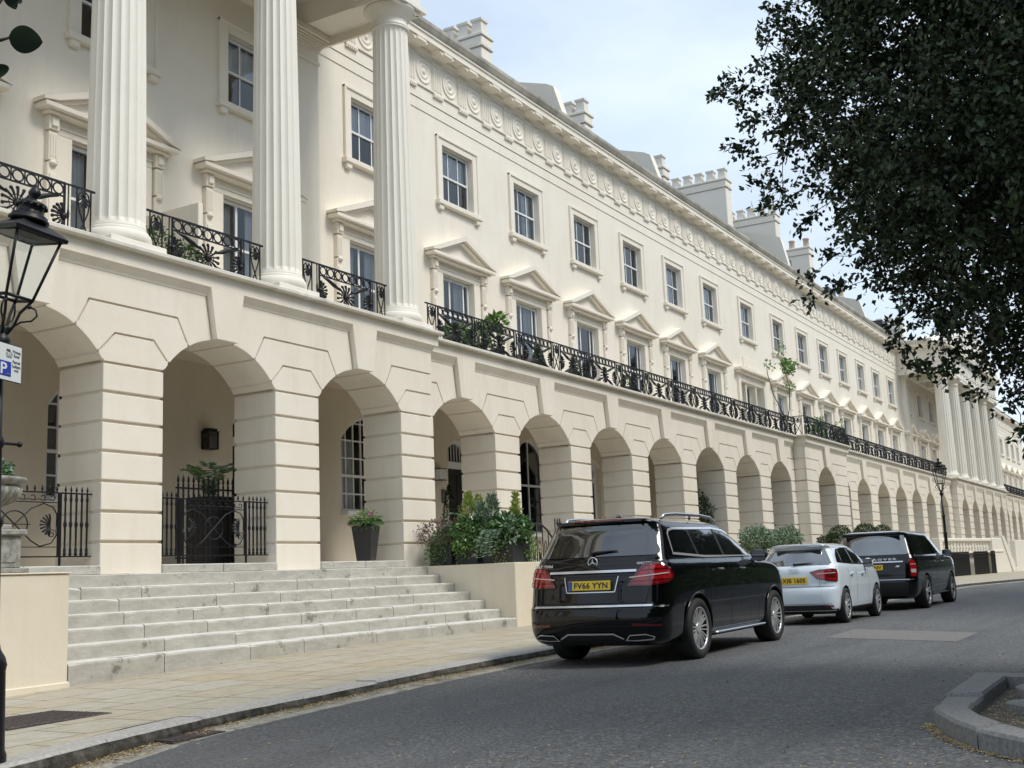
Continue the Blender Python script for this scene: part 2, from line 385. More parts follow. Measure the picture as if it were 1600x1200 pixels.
    if left_end:
        d_ = .5 if depth > 1.2 else .42
        m.box(xs + .03, xs + .25, Y0 + .03, Y0 + d_, SP - .05, top)
        for za, zb_ in ((SP + GR, 3.65 + dz - GR), (3.65 + dz + GR, 4.10 + dz - GR), (4.10 + dz + GR, 4.60 + dz)): m.box(xs, xs + .1, Y0 + .002, Y0 + d_, za, zb_, .006)
        m.add([(xs, Y0, 4.6 + dz), (xs - .1, Y0 - .1, top), (xs - .1, Y0 + .5, top), (xs, Y0 + .5, 4.6 + dz)], [(0, 1, 2, 3)])
    m.merge(core)
    return m
PIT = 3.79
near_ops = [(12.89 - PIT * k, 15.50 - PIT * k) for k in (3, 2, 1, 0)] + [(16.68, 19.29)]
arcade(0, 12.89 - PIT * 3 - 1.17, 20.46, near_ops, right_end=True).build('portico_arcade', M['stucco'], T)
o0 = 22.265 - 1.39 + 0
main_ops = [(20.93 + 3.91 * k - (.03 if k else 0), 23.66 + 3.895 * k) for k in range(7)]
arcade(.4, 20.46, 47.62, main_ops, -.045).build('main_arcade', M['stucco'], T)
arcade(-.1, 47.62, 54.1, [(49.25, 51.95)], -.03, 1.5, left_end=True, right_end=True).build('bay_arcade', M['stucco'], T)
L12 = [56.38, 60.36, 64.57, 68.77, 72.9, 76.99]; R12 = [57.71, 61.86, 65.95, 70.16, 74.2, 78.44]
ops2 = [(54.2 if i == 0 else R12[i - 1], L12[i]) for i in range(6)] + [(78.44, 81.3)]
arcade(.4, 54.1, 82.7, ops2, -.08).build('far_main_arcade', M['stucco'], T)
far_ops = [(84.14, 86.65), (88.24, 90.9), (92.54, 95.04), (96.76, 99.32), (101.01, 103.6)]
arcade(0, 82.75, 105.3, far_ops, -.15, left_end=True).build('far_portico_arcade', M['stucco'], T)
far3 = [(106.8 + 4.1 * k, 109.3 + 4.1 * k) for k in range(9)]
arcade(.4, 105.3, 146, far3, -.15).build('far_wing_arcade', M['stucco'], T)

# balcony slabs
m = MB()
for x0, x1, y in ((0, 20.62, -.25), (20.62, 47.35, .15), (47.35, 54.35, -.35), (54.35, 82.4, .15), (82.4, 105.6, -.25), (105.6, 146, .15)):
    m.box(x0, x1, y, 3.0, 4.957, 5.03, .012)
m.build('balcony_slab', M['ledge'], T)
# loggia: back wall with openings, floor, ceiling, threshold blocks
def wall_openings(m, x0, x1, z0, z1, y, ops, rev=.3):
    """ops: (xl,xr,zb,zt,arched) ; arched tops keep the rise inside zt"""
    ops = sorted(ops); x = x0
    for (a, b, zb, zt, ar) in ops:
        m.add([(x, y, z0), (a, y, z0), (a, y, z1), (x, y, z1)], [(0, 1, 2, 3)])
        if zb > z0: m.add([(a, y, z0), (b, y, z0), (b, y, zb), (a, y, zb)], [(0, 1, 2, 3)])
        if ar:
            n = 12; h = (b - a) / 2; c = (a + b) / 2; P = [a + (b - a) * i / n for i in range(n + 1)]; Z = [arch_z(p - c, h, zt, ar) for p in P]
            for i in range(n):
                m.add([(P[i], y, Z[i]), (P[i + 1], y, Z[i + 1]), (P[i + 1], y, z1), (P[i], y, z1)], [(0, 1, 2, 3)])
                m.add([(P[i], y, Z[i]), (P[i], y + rev, Z[i]), (P[i + 1], y + rev, Z[i + 1]), (P[i + 1], y, Z[i + 1])], [(0, 1, 2, 3)])
            zs = zt - ar
        else:
            m.add([(a, y, zt), (b, y, zt), (b, y, z1), (a, y, z1)], [(0, 1, 2, 3)])
            m.add([(a, y, zt), (a, y + rev, zt), (b, y + rev, zt), (b, y, zt)], [(0, 1, 2, 3)]); zs = zt
        m.add([(a, y, zb), (a, y + rev, zb), (a, y + rev, zs), (a, y, zs)], [(0, 1, 2, 3)])
        m.add([(b, y, zb), (b, y, zs), (b, y + rev, zs), (b, y + rev, zb)], [(0, 1, 2, 3)])
        m.add([(a, y, zb), (b, y, zb), (b, y + rev, zb), (a, y + rev, zb)], [(0, 1, 2, 3)])
        x = b
    m.add([(x, y, z0), (x1, y, z0), (x1, y, z1), (x, y, z1)], [(0, 1, 2, 3)])
bays = [10.5, 14.25, 18.15, 22.25] + [26.1 + 3.91 * k for k in range(6)] + [50.6] + [55.1 + 4.12 * k for k in range(7)] + [87.4, 91.8, 96, 100.2]
kinds = ['d', 'w', 'd', 'w', 'd', 'W', 'd', 'W', 'd', 'w', 'd'] + ['w', 'd'] * 8
low = []
for x, k in zip(bays, kinds):
    low.append((x - .62, x + .62, .13, 3.42, .28) if k == 'd' else ((x - 1.2, x + 1.2, 1.33, 3.66, .62) if k == 'w' else (x - .92, x + .92, .9, 3.72, .6)))
m = MB(); wall_openings(m, 0, 146, -.2, 4.25, 3.0, low)
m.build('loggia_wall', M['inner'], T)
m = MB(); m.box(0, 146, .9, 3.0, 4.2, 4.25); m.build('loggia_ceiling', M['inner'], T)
m = MB(); m.box(0, 146, .02, 3.3, -.1, .13)
for (a, b) in near_ops: 
    m.box(a + .004, (a + b) / 2 - .006, -.03, .8, 0, .135, .012); m.box((a + b) / 2 + .006, b - .004, -.03, .8, 0, .135, .012)
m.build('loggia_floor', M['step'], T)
# basement walls under the arcade
m = MB(); m.box(20.46, 47.6, .41, .9, -1.5, 0); m.box(47.6, 54.1, -.09, .9, -1.5, 0); m.box(54.1, 82.7, .41, .9, -1.5, 0); m.box(82.7, 105.3, .01, .9, -1.5, 0); m.box(105.3, 146, .41, .9, -1.5, 0)
m.box(0, 20.46, .3, .9, -1.5, 0)
m.build('basement_wall', M['stucco'], T)

# upper wall
UX = [10.5, 14.33, 18.15, 22.38, 26.4, 30.3, 34.25, 38.1, 42.0, 45.95, 50.55, 55.15, 59.2, 63.15, 67.2, 71.3, 75.25, 79.3] + [84.2, 88.4, 92.5, 96.7, 100.9] + [108 + 4.1 * k for k in range(9)]
uops = []
for x in UX:
    uops.append((x - .77, x + .77, 10.0, 11.6, 0))
m = MB(); wall_openings(m, 0, 146, 8.6, 14.2, 3.0, uops)
lops = []
for x in UX:
    if abs(x - 50.55) < .1: lops += [(x - 1.55, x - .75, 5.03, 7.85, 0), (x - .6, x + .6, 5.03, 7.85, 0), (x + .75, x + 1.55, 5.03, 7.85, 0)]
    else: lops.append((x - .77 - .15, x + .77 - .15, 5.03, 7.9, 0))
wall_openings(m, 0, 146, 5.03, 8.6, 3.0, lops)
m.build('upper_wall', M['wall'], T)
# dark rooms behind every window
m = MB()
for z0, z1 in ((-.1, 4.2), (5.0, 8.1), (9.8, 11.9)):
    m.add([(0, 4.6, z0), (146, 4.6, z0), (146, 4.6, z1), (0, 4.6, z1)], [(0, 1, 2, 3)]); m.add([(0, 3.05, z0), (146, 3.05, z0), (146, 4.6, z0), (0, 4.6, z0)], [(0, 1, 2, 3)])
    m.add([(0, 3.05, z1), (146, 3.05, z1), (146, 4.6, z1), (0, 4.6, z1)], [(0, 1, 2, 3)])
m.build('room_backs', M['room'], T)

# --- windows (built once, copied)
def sash(w, z0, z1, cols, rows, mid=None, bars=.018, fr=.05, y=0.):
    m = MB(); x0, x1 = -w / 2, w / 2
    m.box(x0, x0 + fr, y, y + .07, z0, z1); m.box(x1 - fr, x1, y, y + .07, z0, z1); m.box(x0 + fr, x1 - fr, y, y + .07, z1 - fr, z1); m.box(x0 + fr, x1 - fr, y, y + .07, z0, z0 + fr * 1.3)
    if mid: m.box(x0 + fr, x1 - fr, y - .02, y + .068, mid - .025, mid + .025)
    cols_ = cols if isinstance(cols, (list, tuple)) else [(i + 1) / cols for i in range(cols - 1)]
    for c in cols_: m.box(x0 + w * c - bars, x0 + w * c + bars, y + .01, y + .05, z0 + fr, z1 - fr)
    for r in rows: m.box(x0 + fr, x1 - fr, y + .012, y + .052, r - bars, r + bars)
    return m
def window_kit(kind):
    """returns list of (name, mesh, local y)"""
    out = {}
    if kind == 'U':
        f = sash(1.5, 10.03, 11.58, 3, [], 10.8); gl = MB(); gl.add([(-.72, .03, 10.05), (.72, .03, 10.05), (.72, .03, 11.55), (-.72, .03, 11.55)], [(0, 1, 2, 3)])
        s = MB(); yo = -.28  # surround sits on the wall face, frame is set back .25
        for q, p, wd in ((0, .045, 1.04), (0, .07, .97)):
            pass
        a, b, t = .78, 1.04, 11.83
        s.box(-b, -a, yo - .045, yo + .03, 9.97, t, .01); s.box(a, b, yo - .045, yo + .03, 9.97, t, .01); s.box(-a, a, yo - .044, yo + .03, 11.6, t, .01)
        s.box(-b - .02, -b + .06, yo - .075, yo + .03, 9.97, t + .02, .01); s.box(b - .06, b + .02, yo - .075, yo + .03, 9.97, t + .02, .01); s.box(-b - .02, b + .02, yo - .08, yo + .03, t - .05, t + .025, .01)
        s.box(-b - .08, b + .08, yo - .14, yo + .3, 9.83, 9.97, .015)
        for q in (-1, 1): s.box(q * (b - .1) - .1, q * (b - .1) + .1, yo - .1, yo + .03, 9.70, 9.83, .01)
        return f, gl, s, (-.72, .72, 10.05, 11.55)
    if kind == 'L':
        f = sash(1.5, 5.05, 7.88, [.36, .82], [], 6.86, .03, .07); gl = MB(); gl.add([(-.7, .03, 5.1), (.7, .03, 5.1), (.7, .03, 7.85), (-.7, .03, 7.85)], [(0, 1, 2, 3)])
        s = MB(); yo = -.28
        for q in (-1, 1):
            s.box(q * .94 - .16, q * .94 + .16, yo - .05, yo + .03, 5.03, 7.898, .01)
            s.box(q * 1.23 - .11, q * 1.23 + .11, yo - .10, yo + .03, 5.03, 7.32, .012)     # panelled pilaster strip
            s.box(q * 1.23 - .075, q * 1.23 + .075, yo - .125, yo + .03, 5.2, 7.12, .012)
            s.box(q * 1.23 - .10, q * 1.23 + .10, yo - .11, yo + .03, 7.36, 7.9, .012)   # fluted console
            for t in (-.055, 0, .055): s.box(q * 1.23 + t - .014, q * 1.23 + t + .014, yo - .125, yo + .03, 7.42, 7.84, .006)
            s.lathe([(.01, -.0), (.075, .0), (.09, .05), (.05, .09)], (q * 1.23, yo - .09, 7.27), 10)
            s.box(q * 1.23 - .115, q * 1.23 + .115, yo - .13, yo + .03, 7.93, 8.2, .012)
            s.box(q * 1.23 - .07, q * 1.23 + .07, yo - .17, yo + .03, 7.99, 8.13, .01)
        s.box(-1.10, 1.10, yo - .05, yo + .03, 7.9, 8.02, .01); s.box(-1.1, 1.1, yo - .075, yo + .03, 8.02, 8.06, .01)
        s.box(-1.3, 1.3, yo - .03, yo + .03, 8.06, 8.21)
        # pediment: cornice, raking mouldings, recessed tympanum
        s.box(-1.42, 1.42, yo - .22, yo + .03, 8.205, 8.26, .01); s.box(-1.56, 1.56, yo - .32, yo + .03, 8.262, 8.36, .012)
        s.prism([(-1.45, 8.36), (1.45, 8.36), (0, 8.9)], yo - .12, yo + .03)
        for q in (-1, 1):
            s.prism([(q * 1.6, 8.362), (q * 1.6, 8.43), (0, 9.06), (0, 8.93), (q * 1.3, 8.42)][::-q], yo - .33 - .001 * q, yo + .03)
            s.prism([(q * 1.36, 8.40), (0, 8.93), (0, 8.86), (q * 1.2, 8.39)][::-q], yo - .24 - .001 * q, yo + .03)
        s.add([(-1.6, yo - .33, 8.432), (-1.6, yo + .03, 8.432), (0, yo + .03, 9.064), (0, yo - .33, 9.064), (1.6, yo - .33, 8.432), (1.6, yo + .03, 8.432)], [(0, 3, 2, 1), (3, 4, 5, 2)])
        return f, gl, s, (-.7, .7, 5.1, 7.85)
    if kind == 'w':
        z0, z1, h, ri = 1.36, 3.66, 1.16, .6
    else: z0, z1, h, ri = .93, 3.72, .9, .58
    f = MB(); n = 14; P = [-h + 2 * h * i / n for i in range(n + 1)]; zt = lambda x: arch_z(x, h, z1, ri)
    def arc_band(w_, y0, y1):
        for i in range(n):
            f.prism([(P[i], zt(P[i])), (P[i + 1], zt(P[i + 1])), (P[i + 1] * (1 - w_ / h), zt(P[i + 1]) - w_), (P[i] * (1 - w_ / h), zt(P[i]) - w_)], y0, y1)
    arc_band(.07, 0, .08); f.box(-h, -h + .07, 0, .08, z0, z1 - ri); f.box(h - .07, h, 0, .08, z0, z1 - ri); f.box(-h, h, 0, .08, z0, z0 + .07); f.box(-h - .08, h + .08, -.33, .02, z0 - .1, z0, .01)
    if kind == 'w':
        for i in range(1, 8): x = -h + 2 * h * i / 8; f.box(x - .016, x + .016, .01, .06, z0, zt(x) - .03)
        for k in range(5):
            z = z0 + .42 * (k + 1); hw = h if z < z1 - ri else h * math.sqrt(max(0, 1 - ((z - (z1 - ri)) / ri) ** 2)) * .97
            f.box(-hw, hw, .012, .062, z - .016, z + .016)
        f.box(-h, h, -.01, .07, 2.2 - .03, 2.2 + .03)
    else:
        f.box(-.02, .02, .01, .06, z0, z1 - .05); f.box(-h, h, -.02, .07, 2.32, 2.38)
    gl = MB(); P2 = [(-h + .03, z0 + .03), (h - .03, z0 + .03)] + [(x * .97, zt(x) - .04) for x in P[::-1]]
    gl.add([(x, .035, z) for x, z in P2], [tuple(range(len(P2)))])
    s = MB()
    return f, gl, s, (-h + .05, h - .05, z0 + .05, z1 - ri)
kits = {}
for k in 'ULwW':
    f, gl, s, cb = window_kit(k)
    kits[k] = (f.mesh('sash_' + k, M['paint_white']), gl.mesh('glass_' + k, M['glass']), s.mesh('surround_' + k, M['wall']) if s.v else None, cb)
def curtain_mesh(x0, x1, z0, z1):
    c = MB(); n = 14; vs = []
    for i in range(n + 1):
        x = x0 + (x1 - x0) * i / n; y = .035 * math.sin(i * 2.1) + .02 * math.sin(i * 4.3); vs += [(x, y, z0), (x, y, z1)]
    c.add(vs, [(2 * i, 2 * i + 2, 2 * i + 3, 2 * i + 1) for i in range(n)], True); return c.mesh('curtain', M['curtain'])
cur = {}
for k in 'ULwW':
    a, b, z0, z1 = kits[k][3]; w = b - a
    cur[k] = [curtain_mesh(a, a + w * .34, z0, z1), curtain_mesh(b - w * .34, b, z0, z1), curtain_mesh(a, b, z0 + (z1 - z0) * .55, z1), curtain_mesh(a, b, z0, z1)]
def put_window(k, x, seed, label=None, nocur=False):
    f, gl, s, cb = kits[k]; w = inst('window', f, T, (x, 3.13, 0))
    inst('window_pane', gl, w)
    if s: inst('window_surround', s, w, (0, .15, 0))
    r = random.Random(seed); pr = r.random()
    if not nocur:
        if k == 'U': ch = [] if pr < .12 else ([0, 1] if pr < .5 else ([2] if pr < .62 else ([0] if pr < .72 else ([0, 1, 2] if pr < .86 else [3]))))
        elif k == 'L': ch = [] if pr < .25 else ([0, 1] if pr < .85 else [0])
        else: ch = [] if pr < .55 else [0, 1]
        for c in ch: inst('curtain', cur[k][c], w, (0, .22 - .04 * c, 0))
    return w
for i, x in enumerate(UX):
    put_window('U', x, 31 + i)
    if abs(x - 50.55) > .1: put_window('L', x - .15, 131 + i)
for x, k in zip(bays, kinds):
    if k != 'd': put_window(k, x, int(x * 7))
# triple window with flat cornice over the bay
f = MB()
for c, w in ((-1.15, .8), (0, 1.2), (1.15, .8)): f.merge(sash(w, 5.05, 7.83, 1 if w < 1 else 2, [], 6.86, .03, .07), Matrix.Translation((c, 0, 0)))
w = f.build('window', M['paint_white'], T, (50.55, 3.26, 0))
gl = MB(); gl.add([(-1.5, .03, 5.1), (1.5, .03, 5.1), (1.5, .03, 7.8), (-1.5, .03, 7.8)], [(0, 1, 2, 3)]); gl.build('window_pane', M['glass'], w)
s = MB(); s.box(-1.85, -1.56, -.36, -.24, 5.03, 8.2, .01); s.box(1.56, 1.85, -.36, -.24, 5.03, 8.2, .01); s.box(-1.56, 1.56, -.33, -.24, 7.86, 8.2, .01)
s.box(-2.0, 2.0, -.5, -.24, 8.2, 8.3, .01); s.box(-2.12, 2.12, -.62, -.24, 8.3, 8.42, .015); s.box(-.9, .9, -.3, -.24, 8.6, 9.05, .01); s.build('window_surround', M['wall'], w)
for c in (-1, 1): inst('curtain', cur['L'][0 if c < 0 else 1], w, (c * .3, .3, 0))

# --- doors in the loggia
dm = MB(); dm.box(-.46, .46, 0, .05, .15, 2.62)
for zz in ((.3, 1.0), (1.12, 2.45)):
    for q in (-1, 1): dm.box(q * .21 - .15, q * .21 + .15, -.02, .01, zz[0], zz[1], .012)
doorme = dm.mesh('door', M['door_black'])
fm = MB(); fm.box(-.62, -.47, -.03, .09, .14, 3.14, .01); fm.box(.47, .62, -.03, .09, .14, 3.14, .01); fm.box(-.47, .47, -.03, .09, 2.63, 2.82, .01)
for i in range(12):
    a0, a1 = -.62 + 1.24 * i / 12, -.62 + 1.24 * (i + 1) / 12
    fm.prism([(a0, arch_z(a0, .62, 3.41, .27)), (a1, arch_z(a1, .62, 3.41, .27)), (a1 * .78, arch_z(a1, .62, 3.41, .27) - .1), (a0 * .78, arch_z(a0, .62, 3.41, .27) - .1)], -.031, .089)
for i in range(7): x = -.42 + .14 * i; fm.box(x - .01, x + .01, .02, .05, 2.82, arch_z(x, .62, 3.41, .27) - .08)
frme = fm.mesh('door_frame', M['paint_white'])
gm = MB(); gm.add([(-.47, .04, 2.82), (.47, .04, 2.82), (.47, .04, 3.2), (0, .04, 3.33), (-.47, .04, 3.2)], [(0, 1, 2, 3, 4)]); fgl = gm.mesh('fanlight', M['glass'])
km = MB(); km.lathe([(.001, 0), (.03, .005), (.035, .02), (.02, .035), (.001, .04)], (0, 0, 0), 12, Matrix.Rotation(PI / 2, 4, 'X'))
km.tube([(.0 + .05 * math.sin(t * PI / 5), -.04, -.06 + .05 * math.cos(t * PI / 5) + .3) for t in range(10)], .009, 6, None, True); knob = km.mesh('door_knocker', M['brass'])
wl = MB(); wl.box(-.09, .09, -.12, .0, -.17, .0); wlg = None
for x, k in zip(bays, kinds):
    if k == 'd' and x < 90:
        d = inst('door', doorme, T, (x, 3.18, 0)); inst('door_frame', frme, d); inst('fanlight', fgl, d); inst('door_knocker', knob, d, (0, -.03, 1.35))
# --- string courses, frieze, cornice
FZ = 1.282
def entab(m, x0, x1, y, flip=False, xf=None, first=None, plainfr=False):
    """architrave lines + doric frieze + cornice on a wall face at y, facing -y"""
    def bx(a, b, c, d, e, f, ch=0): m.box(a, b, c, d, e, f, ch, xf)
    bx(x0, x1, y - .022, y + .05, 12.31, 12.605); bx(x0, x1, y - .045, y + .05, 12.62, 12.965); bx(x0, x1, y - .09, y + .05, 12.97, 13.03, .01)
    bx(x0, x1, y - .03, y + .05, 13.03, 13.9)
    k = 0; x = (first if first is not None else x0 + .25)
    while x < x1 - .2:
        if x > x0 + .15:
            bx(x - .22, x + .22, y - .052, y, 13.04, 13.80); bx(x - .23, x + .23, y - .07, y, 13.80, 13.88, .008)
            for t in (-.16, -.053, .053, .16): bx(x + t - .036, x + t + .036, y - .085, y - .03, 13.05, 13.78, .022)
            bx(x - .23, x + .23, y - .115, y, 12.90, 12.965, .006)
            if x < 60:
                for t in range(6): bx(x - .2 + t * .08 - .024, x - .2 + t * .08 + .024, y - .11, y, 12.855, 12.90)
            else: bx(x - .22, x + .22, y - .1, y, 12.86, 12.90)
        c = x + FZ / 2
        if c + .45 < x1 and c - .45 > x0:
            X2 = Matrix.Translation((c, y - .03, 13.46)) @ Matrix.Rotation(PI / 2, 4, 'X')
            if xf is not None: X2 = xf @ X2
            n = 28 if c < 60 else 14
            m.lathe([(.355, 0), (.355, .02), (.335, .032), (.300, .032), (.285, .012), (.22, .012), (.205, .028), (.165, .032), (.145, .012), (.09, .012), (.075, .032), (.001, .045)], (0, 0, 0), n, X2)
            for q in (-1, 1): bx(c + q * .40 - .012, c + q * .40 + .012, y - .045, y - .02, 13.06, 13.86)
            bx(c - .40, c + .40, y - .045, y - .02, 13.845, 13.87)
        x += FZ
    m.extr([(y + .05, 13.89), (y - .05, 13.89), (y - .07, 13.97), (y - .14, 14.03), (y - .16, 14.08), (y + .05, 14.08)], x0, x1, xf)
def cornice(m, x0, x1, y, xf=None):
    m.extr([(y + .05, 14.08), (y - .46, 14.10), (y - .46, 14.25), (y - .50, 14.27), (y - .50, 14.31), (y + .05, 14.31)], x0, x1, xf)
def gutter(m, x0, x1, y, xf=None):
    m.extr([(y + .05, 14.312), (y - .50, 14.312), (y - .54, 14.36), (y - .60, 14.47), (y - .61, 14.56), (y - .58, 14.575), (y - .35, 14.60), (y + .05, 14.60)], x0, x1, xf)
modm = MB(); modm.prism([(-.26, 0), (.26, 0), (.42, .10), (-.42, .10)], -.37, .0); modm.box(-.21, .21, -.425, -.365, .005, .075, .006)
mod_me = modm.mesh('modillion', M['wall'])
m = MB(); entab(m, 20.3, 81.9, 3.0, first=25.45 - FZ * 3); m.build('frieze', M['wall'], T)
m = MB(); cornice(m, 20.3, 82.3, 3.0); cor = m.build('cornice', M['wall'], T)
m = MB(); gutter(m, 20.3, 82.35, 3.0); m.build('gutter', M['gutter'], T)
x = 25.45 - FZ * 3
while x < 81.5:
    if x > 20.6: inst('modillion', mod_me, cor, (x, 2.95, 13.985))
    x += FZ
# porticos: entablature, ceiling, beams, pilasters, columns
def portico(x0, x1, colx, wallx, d=.92, gable=True, endleft=True):
    m = MB(); yf = -.08
    m.box(x0, x1, yf, .95, 12.52, 12.96); m.box(x0, x1, yf + .05, .95, 12.96, 14.1)
    entab_x = MB(); entab(entab_x, x0, x1, yf + .05); m.merge(entab_x)
    cornice(m, x0 - .45, x1 + .45, yf + .05); 
    m.box(x0, x1, .95, 3.0, 13.05, 13.15)                       # ceiling
    m.box(x0, x1, 2.78, 3.0, 12.52, 13.05)
    for (s, e) in ((x0 - .0, x0 + .5), (x1 - .5, x1)): m.box(s, e, .95, 3.0, 12.521, 14.08)
    for cx in colx[1:-1]: m.box(cx - .44, cx + .44, .95, 3.0, 12.515, 13.05)
    m.merge(MB().prism([(x0 - .6, 14.32), (x1 + .6, 14.32), ((x0 + x1) / 2, 14.32 + (x1 - x0) * .115)], -.5, 3.2))
    e = m.build('portico_entablature', M['column'], T)
    for sgn, xe in ((-1, x0), (1, x1)):       # entablature returns along the ends
        r = MB(); R = Matrix.Translation((xe, 0, 0)) @ Matrix.Rotation(-sgn * -PI / 2 * -1 if False else (PI / 2 if sgn > 0 else -PI / 2), 4, 'Z')
        ln = 3.0 - yf
        a, b = (yf + .05, 3.0) if sgn > 0 else (-3.0, -(yf + .05))
        entab(r, a, b, 0, xf=R, first=(b - .95 - FZ * 0 - .0) if sgn < 0 and False else a + .95); cornice(r, a - (.45 if sgn > 0 else -.4), b + (.45 if sgn < 0 else -.4), 0, xf=R)
        g2 = MB(); gutter(g2, a, b - .5 if sgn < 0 else b, 0, xf=R)
        if sgn < 0 and endleft:
            r.build('entablature_return', M['wall'], T); g2.build('gutter', M['ledge'], T)
            for q in range(3): inst('modillion', mod_me, e, (x0 + .03, 2.1 - FZ * q, 13.985), -PI / 2)
        if sgn > 0: r.build('entablature_return', M['wall'], T)
    for wx in wallx:
        p = MB()
        p.box(wx - .4, wx + .4, 2.7, 3.05, 5.03, 11.75, .01); p.box(wx - .43, wx + .43, 2.66, 3.05, 11.75, 11.82, .01); p.box(wx - .39, wx + .39, 2.69, 3.05, 11.82, 12.08)
        for j in range(5): p.box(wx - .42 - .035 * j, wx + .42 + .035 * j, 2.66 - .03 * j, 3.05, 12.08 + .055 * j, 12.08 + .055 * (j + 1), .012)
        p.box(wx - .62, wx + .62, 2.48, 3.05, 12.36, 12.50, .01); p.box(wx - .47, wx + .47, 2.64, 3.05, 5.03, 5.3, .02)
        p.build('pilaster', M['wall'], T)
def column_mesh(d0=.93, d1=.78, flutes=20, sub=8):
    s = MB(); z0, z1 = 5.43, 11.87; nz = 16; n = flutes * sub; R0, R1 = d0 / 2, d1 / 2
    vs = []; fs = []
    def fl(t, e): return 1 - e * math.sin(PI * t) ** .8
    for i in range(nz + 5):
        if i == 0: z, e, k = z0, 0, 1.03
        elif i == 1: z, e, k = z0 + .05, .0, 1.0
        elif i == 2: z, e, k = z0 + .13, .07, 1.
        elif i >= nz + 3: z, e, k = (z1 - .04, .04, 1.) if i == nz + 3 else (z1, 0, 1.)
        else: z = z0 + .13 + (z1 - .1 - z0 - .13) * (i - 2) / nz; e, k = .075, 1.
        t = (z - z0) / (z1 - z0); R = (R0 + (R1 - R0) * t ** 1.35) * k
        for a in range(n):
            th = 2 * PI * a / n; tt = (a % sub) / sub; r = R * fl(tt, e); vs.append((r * math.cos(th), r * math.sin(th), z))
    rows = nz + 5
    for i in range(rows - 1):
        for a in range(n): fs.append((i * n + a, i * n + (a + 1) % n, (i + 1) * n + (a + 1) % n, (i + 1) * n + a))
    s.add(vs, fs, False)
    b = MB(); b.box(-.56, .56, -.56, .56, 5.032, 5.17, .01)
    b.lathe([(.52, 5.17), (.545, 5.20), (.56, 5.26), (.545, 5.33), (.515, 5.36), (.50, 5.37), (.505, 5.385), (.49, 5.41), (.475, 5.43)], n=40)
    c = MB(); c.lathe([(.39, 11.87), (.425, 11.885), (.43, 11.91), (.40, 11.93), (.425, 11.945), (.425, 11.965), (.40, 11.98), (.39, 12.0), (.39, 12.12), (.41, 12.13), (.415, 12.155), (.43, 12.17), (.47, 12.22), (.53, 12.29), (.575, 12.345), (.585, 12.37), (.56, 12.395)], n=40)
    c.box(-.60, .60, -.60, .60, 12.39, 12.515, .01)
    return s.mesh('column_shaft', M['column']), b.mesh('column_base', M['column']), c.mesh('column_capital', M['column'])
cs, cb_, cc_ = column_mesh()
def column(x, k=1.):
    o = inst('column', cs, T, (x, .47, 0), 0, (k, k, 1)); inst('column_base', cb_, o); inst('column_capital', cc_, o); return o
ncx = [19.875 - PIT * k for k in range(5)]
for x in ncx: column(x)
portico(-3, 20.3, [0] + ncx + [0], [19.65], endleft=False)
fcx = [83.4, 87.45, 91.7, 95.9, 100.15, 104.6]
for x in fcx: column(x, 1.1)
portico(82.0, 105.4, [0] + fcx[1:-1] + [0], [83.2, 104.2])
# far wing frieze etc
m = MB(); entab(m, 105.4, 146, 3.0); cornice(m, 105.4, 146, 3.0); m.build('frieze', M['wall'], T)
# roof, parapets, dormers, chimneys
m = MB(); m.add([(20, 2.75, 14.62), (82, 2.75, 14.62), (82, 7, 17.2), (20, 7, 17.2)], [(0, 1, 2, 3)]); m.add([(82, 2.75, 14.62), (146, 2.75, 14.62), (146, 7, 17.2), (82, 7, 17.2)], [(0, 1, 2, 3)])
m.add([(20, 7, 17.2), (146, 7, 17.2), (146, 13, 14), (20, 13, 14)], [(0, 1, 2, 3)]); m.box(0, 146, 12.9, 13, -1.4, 14.2)
m.box(81.0, 83.2, 3.5, 8.5, 15.1, 16.2)
roof = m.build('roof', M['slate'], T)
def stack(x, y0, y1, zt, w, pots, mat='pot', lean=0, potmat=None):
    m = MB(); m.box(x - w / 2, x + w / 2, y0, y1, 14.6, zt - .5, .03); m.box(x - w / 2 - .06, x + w / 2 + .06, y0 - .06, y1 + .06, zt - .5, zt - .42, .02); m.box(x - w / 2 - .03, x + w / 2 + .03, y0 - .03, y1 + .03, zt - .42, zt - .12, .03); m.box(x - w / 2 - .08, x + w / 2 + .08, y0 - .08, y1 + .08, zt - .12, zt, .02)
    o = m.build('chimney_stack', M['wall'], T)
    for i in range(pots):
        y = y0 + .25 + (y1 - y0 - .5) * (i / max(pots - 1, 1))
        k = (i * 7 + int(x)) % 5
        if potmat: pm = pot_t
        else: pm = pot_a if (k or pots < 4) else pot_a
        inst('chimney_pot', pm, o, (x, y, zt))
pa = MB(); pa.lathe([(.30, 0), (.28, .1), (.24, .42), (.25, .46), (.31, .5), (.31, .58), (.22, .585), (.2, .4)], n=4, ph=PI / 4, smooth=False); pot_a = pa.mesh('chimney_pot', M['pot'])
pb = MB(); pb.lathe([(.20, 0), (.18, .1), (.17, .5), (.2, .52), (.21, .6), (.15, .6), (.14, .4)], n=16); pot_t = pb.mesh('chimney_pot', M['terracotta'])
stack(31.2, 4.75, 6.35, 17.6, .62, 3); stack(39.2, 5.0, 6.6, 17.6, .62, 3); stack(46.9, 5.0, 6.6, 17.6, .62, 3)
stack(55.1, 4.95, 9.9, 19.35, .75, 8); stack(63.3, 5.0, 8.6, 19.6, .75, 6); stack(70.2, 5.1, 9.2, 19.2, .8, 5, potmat=1)
stack(79.0, 5.4, 8, 17.7, .8, 4, potmat=1); stack(92.0, 4.3, 8.6, 17.9, 1., 6); stack(24.6, 4.6, 6.2, 17.6, .6, 2, potmat=1)
